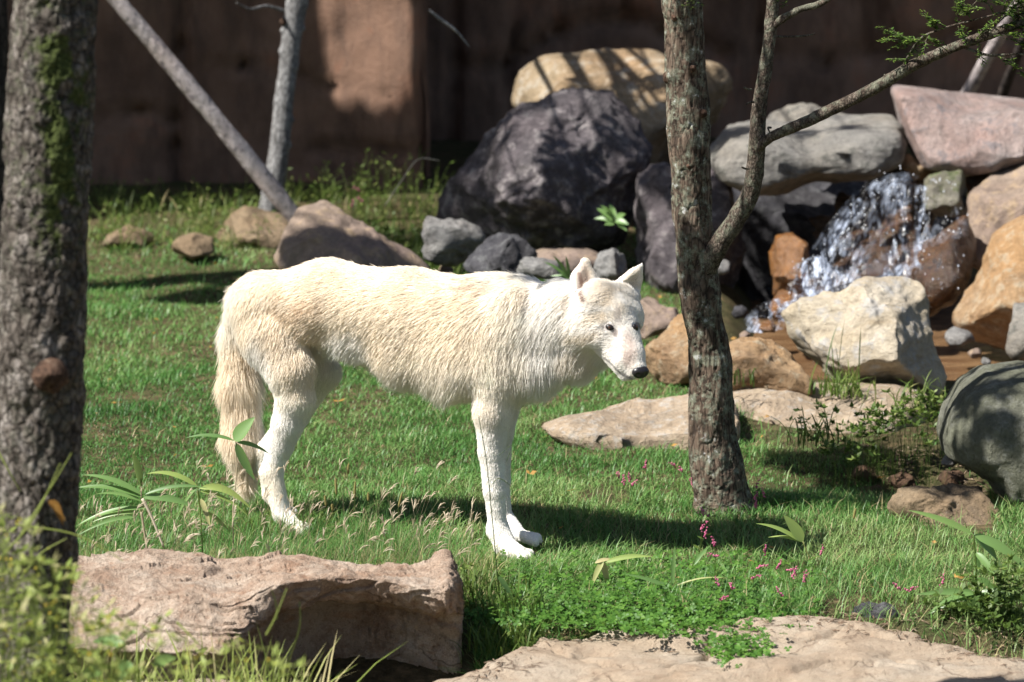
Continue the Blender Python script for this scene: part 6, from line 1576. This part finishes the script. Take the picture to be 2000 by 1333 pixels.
# long stalks
for (a, b, Y) in [((33, 1056), (140, 885), 8.9), ((0, 1090), (118, 905), 8.8), ((30, 1025), (240, 1095), 8.9), ((40, 1130), (130, 1052), 8.9), ((-10, 870), (40, 960), 9.0), ((520, 1240), (560, 1150), 8.9), ((560, 1300), (585, 1175), 9.3), ((345, 1215), (425, 1300), 9.0), ((540, 1210), (530, 1150), 9.3)]:
    stalks(ac, [at(*a, Y)], [at(*b, Y)], .0026, .85, r_, K=12, bow=.05, seg=5)
yel = leaf_mat('yellow_buds', [(0, (0.14, 0.20, 0.03)), (.6, (0.35, 0.36, 0.05)), (1, (0.55, 0.40, 0.05))], .6, .2)
P = np.stack([r_.uniform(-1.2, -.45, 3000), r_.uniform(8.6, 10.0, 3000), np.zeros(3000)], 1); P[:, 2] = ground(P[:, 0], P[:, 1])
V, Fc, m = blades(P, r_.uniform(.12, .34, 3000), r_.uniform(.003, .006, 3000), r_.uniform(.1, .9, 3000), r_, seg=4)
ac.add(V, Fc, np.repeat(np.clip(r_.normal(.75, .15, 3000), 0, 1), m))
fore_m = leaf_mat('pale_weed', [(0.0, (0.10, 0.15, 0.03)), (0.5, (0.20, 0.26, 0.055)), (0.85, (0.30, 0.35, 0.09)), (1.0, (0.48, 0.42, 0.22))], 0.5, 0.4)
o = ac.obj('foreground_weeds', fore_m, org=(-.9, 9.3, -.2)); tag(o, kind='stuff')
b_ = ab.obj('buds', yel, o); b_['kind'] = 'stuff'
plant('curled_leaf', 'orange-brown curled dead leaf hanging in front of the thick trunk', (110, 1030), 8.95, [], [], 'dead leaf')
dead_m = leaf_mat('dead_leaf', [(0, (0.25, 0.11, 0.02)), (1, (0.42, 0.24, 0.06))], .6, .3)
dl = [o_ for o_ in bpy.data.objects if o_.name.startswith('curled_leaf')][0]
leaf(dl, (96, 978), (124, 1028), 17, .3, 8.95, dead_m, fold=.9, droop=.15); leaf(dl, (100, 985), (128, 1018), 10, .8, 8.95, dead_m, fold=.9)
plant('leafy_weed', 'blurred broad green leaves at the very bottom left', (240, 1333), 8.7, [([(240, 1330), (245, 1290), (240, 1250)], .003, .5)], [((240, 1262), (180, 1255), 30, .5), ((240, 1262), (268, 1235), 24, .6), ((250, 1290), (232, 1333), 30, .5), ((300, 1300), (345, 1285), 24, .6), ((200, 1310), (150, 1330), 26, .55)])

for k_, (cx_, cy_, w_, lb_) in enumerate([(1700, 965, 34, 'left clod of brown earth in the shaded hollow'), (1790, 905, 26, 'small clod of brown earth near the hollow\'s top'), (1760, 940, 30, 'brown clod in the middle of the earthy hollow'), (1860, 935, 26, 'brown clod against the grey-green boulder'), (1690, 925, 24, 'brown clod at the grass edge of the hollow'), (1830, 970, 34, 'brown clod above the half-buried rock')]):
    p_ = on_ground(cx_, cy_ + 8)
    rock('clod', lb_, [(cx_ - w_, cy_ + 4), (cx_ - w_ * .6, cy_ - 12), (cx_, cy_ - 17), (cx_ + w_ * .7, cy_ - 10), (cx_ + w_, cy_ + 6), (cx_ + w_ * .6, cy_ + 22), (cx_ - w_ * .6, cy_ + 22)], p_[1], .06, M_clod, 4, 6, 80 + k_, .09, cat='clod')
# fallen leaves on the lawn
ac = Acc(); N = 170; yy = r_.uniform(11.2, 16.5, N); xx = r_.uniform(-1, 1, N) * yy * .12; c = np.stack([xx, yy, ground(xx, yy) + .028], 1)
small_leaves(ac, c, N, .022, r_, up=.2, tint=.8, wide=.55)
tag(ac.obj('fallen_leaves', dead_m, org=(0, 13, 0)), kind='stuff')
# litter of twigs and chips on the bare soil
ac = Acc(); lit = rock_mat('litter', (0.10, 0.065, 0.04), (0.25, 0.16, 0.10), (0.33, 0.25, 0.17), .3, 30, bump=.4)
for _ in range(420):
    if r_.random() < .5: x_, y_ = r_.uniform(1690, 1930), r_.uniform(870, 1010)
    else: x_, y_ = r_.uniform(1620, 1960), r_.uniform(1205, 1262)
    p = on_ground(x_, y_) if _ % 3 == 0 or _ < 5 else p + np.array([r_.normal() * .04, r_.normal() * .05, 0])
    p = p.copy(); p[2] = gz(p[0], p[1]) + .003 if p[1] > np.interp(p[0], E3[:, 0], E3[:, 1]) else .002
    d = np.array([r_.normal(), r_.normal(), r_.normal() * .15]); d /= np.linalg.norm(d); L = r_.uniform(.01, .045)
    V, Fc = tube(np.array([p - d * L / 2, p + [0, 0, .003], p + d * L / 2]), [.0015, .0022, .001], 5); ac.add(V, Fc)
for _ in range(260):
    x_ = r_.uniform(-.1, 1.4); y_ = float(np.interp(x_, E3[:, 0], E3[:, 1])) - abs(r_.normal()) * .07; kx = np.argmin(np.abs(xs_l - x_)); ky = np.argmin(np.abs(ys_l - y_)); p = np.array([x_, y_, Z_l[ky, kx] + .003])
    d = np.array([r_.normal(), r_.normal(), 0]); d /= np.linalg.norm(d); L = r_.uniform(.008, .035)
    V, Fc = tube(np.array([p - d * L / 2, p + [0, 0, .002], p + d * L / 2]), [.0008, .0014, .0006], 5); ac.add(V, Fc)
tag(ac.obj('litter', lit, org=(1.2, 12, 0)), kind='stuff')
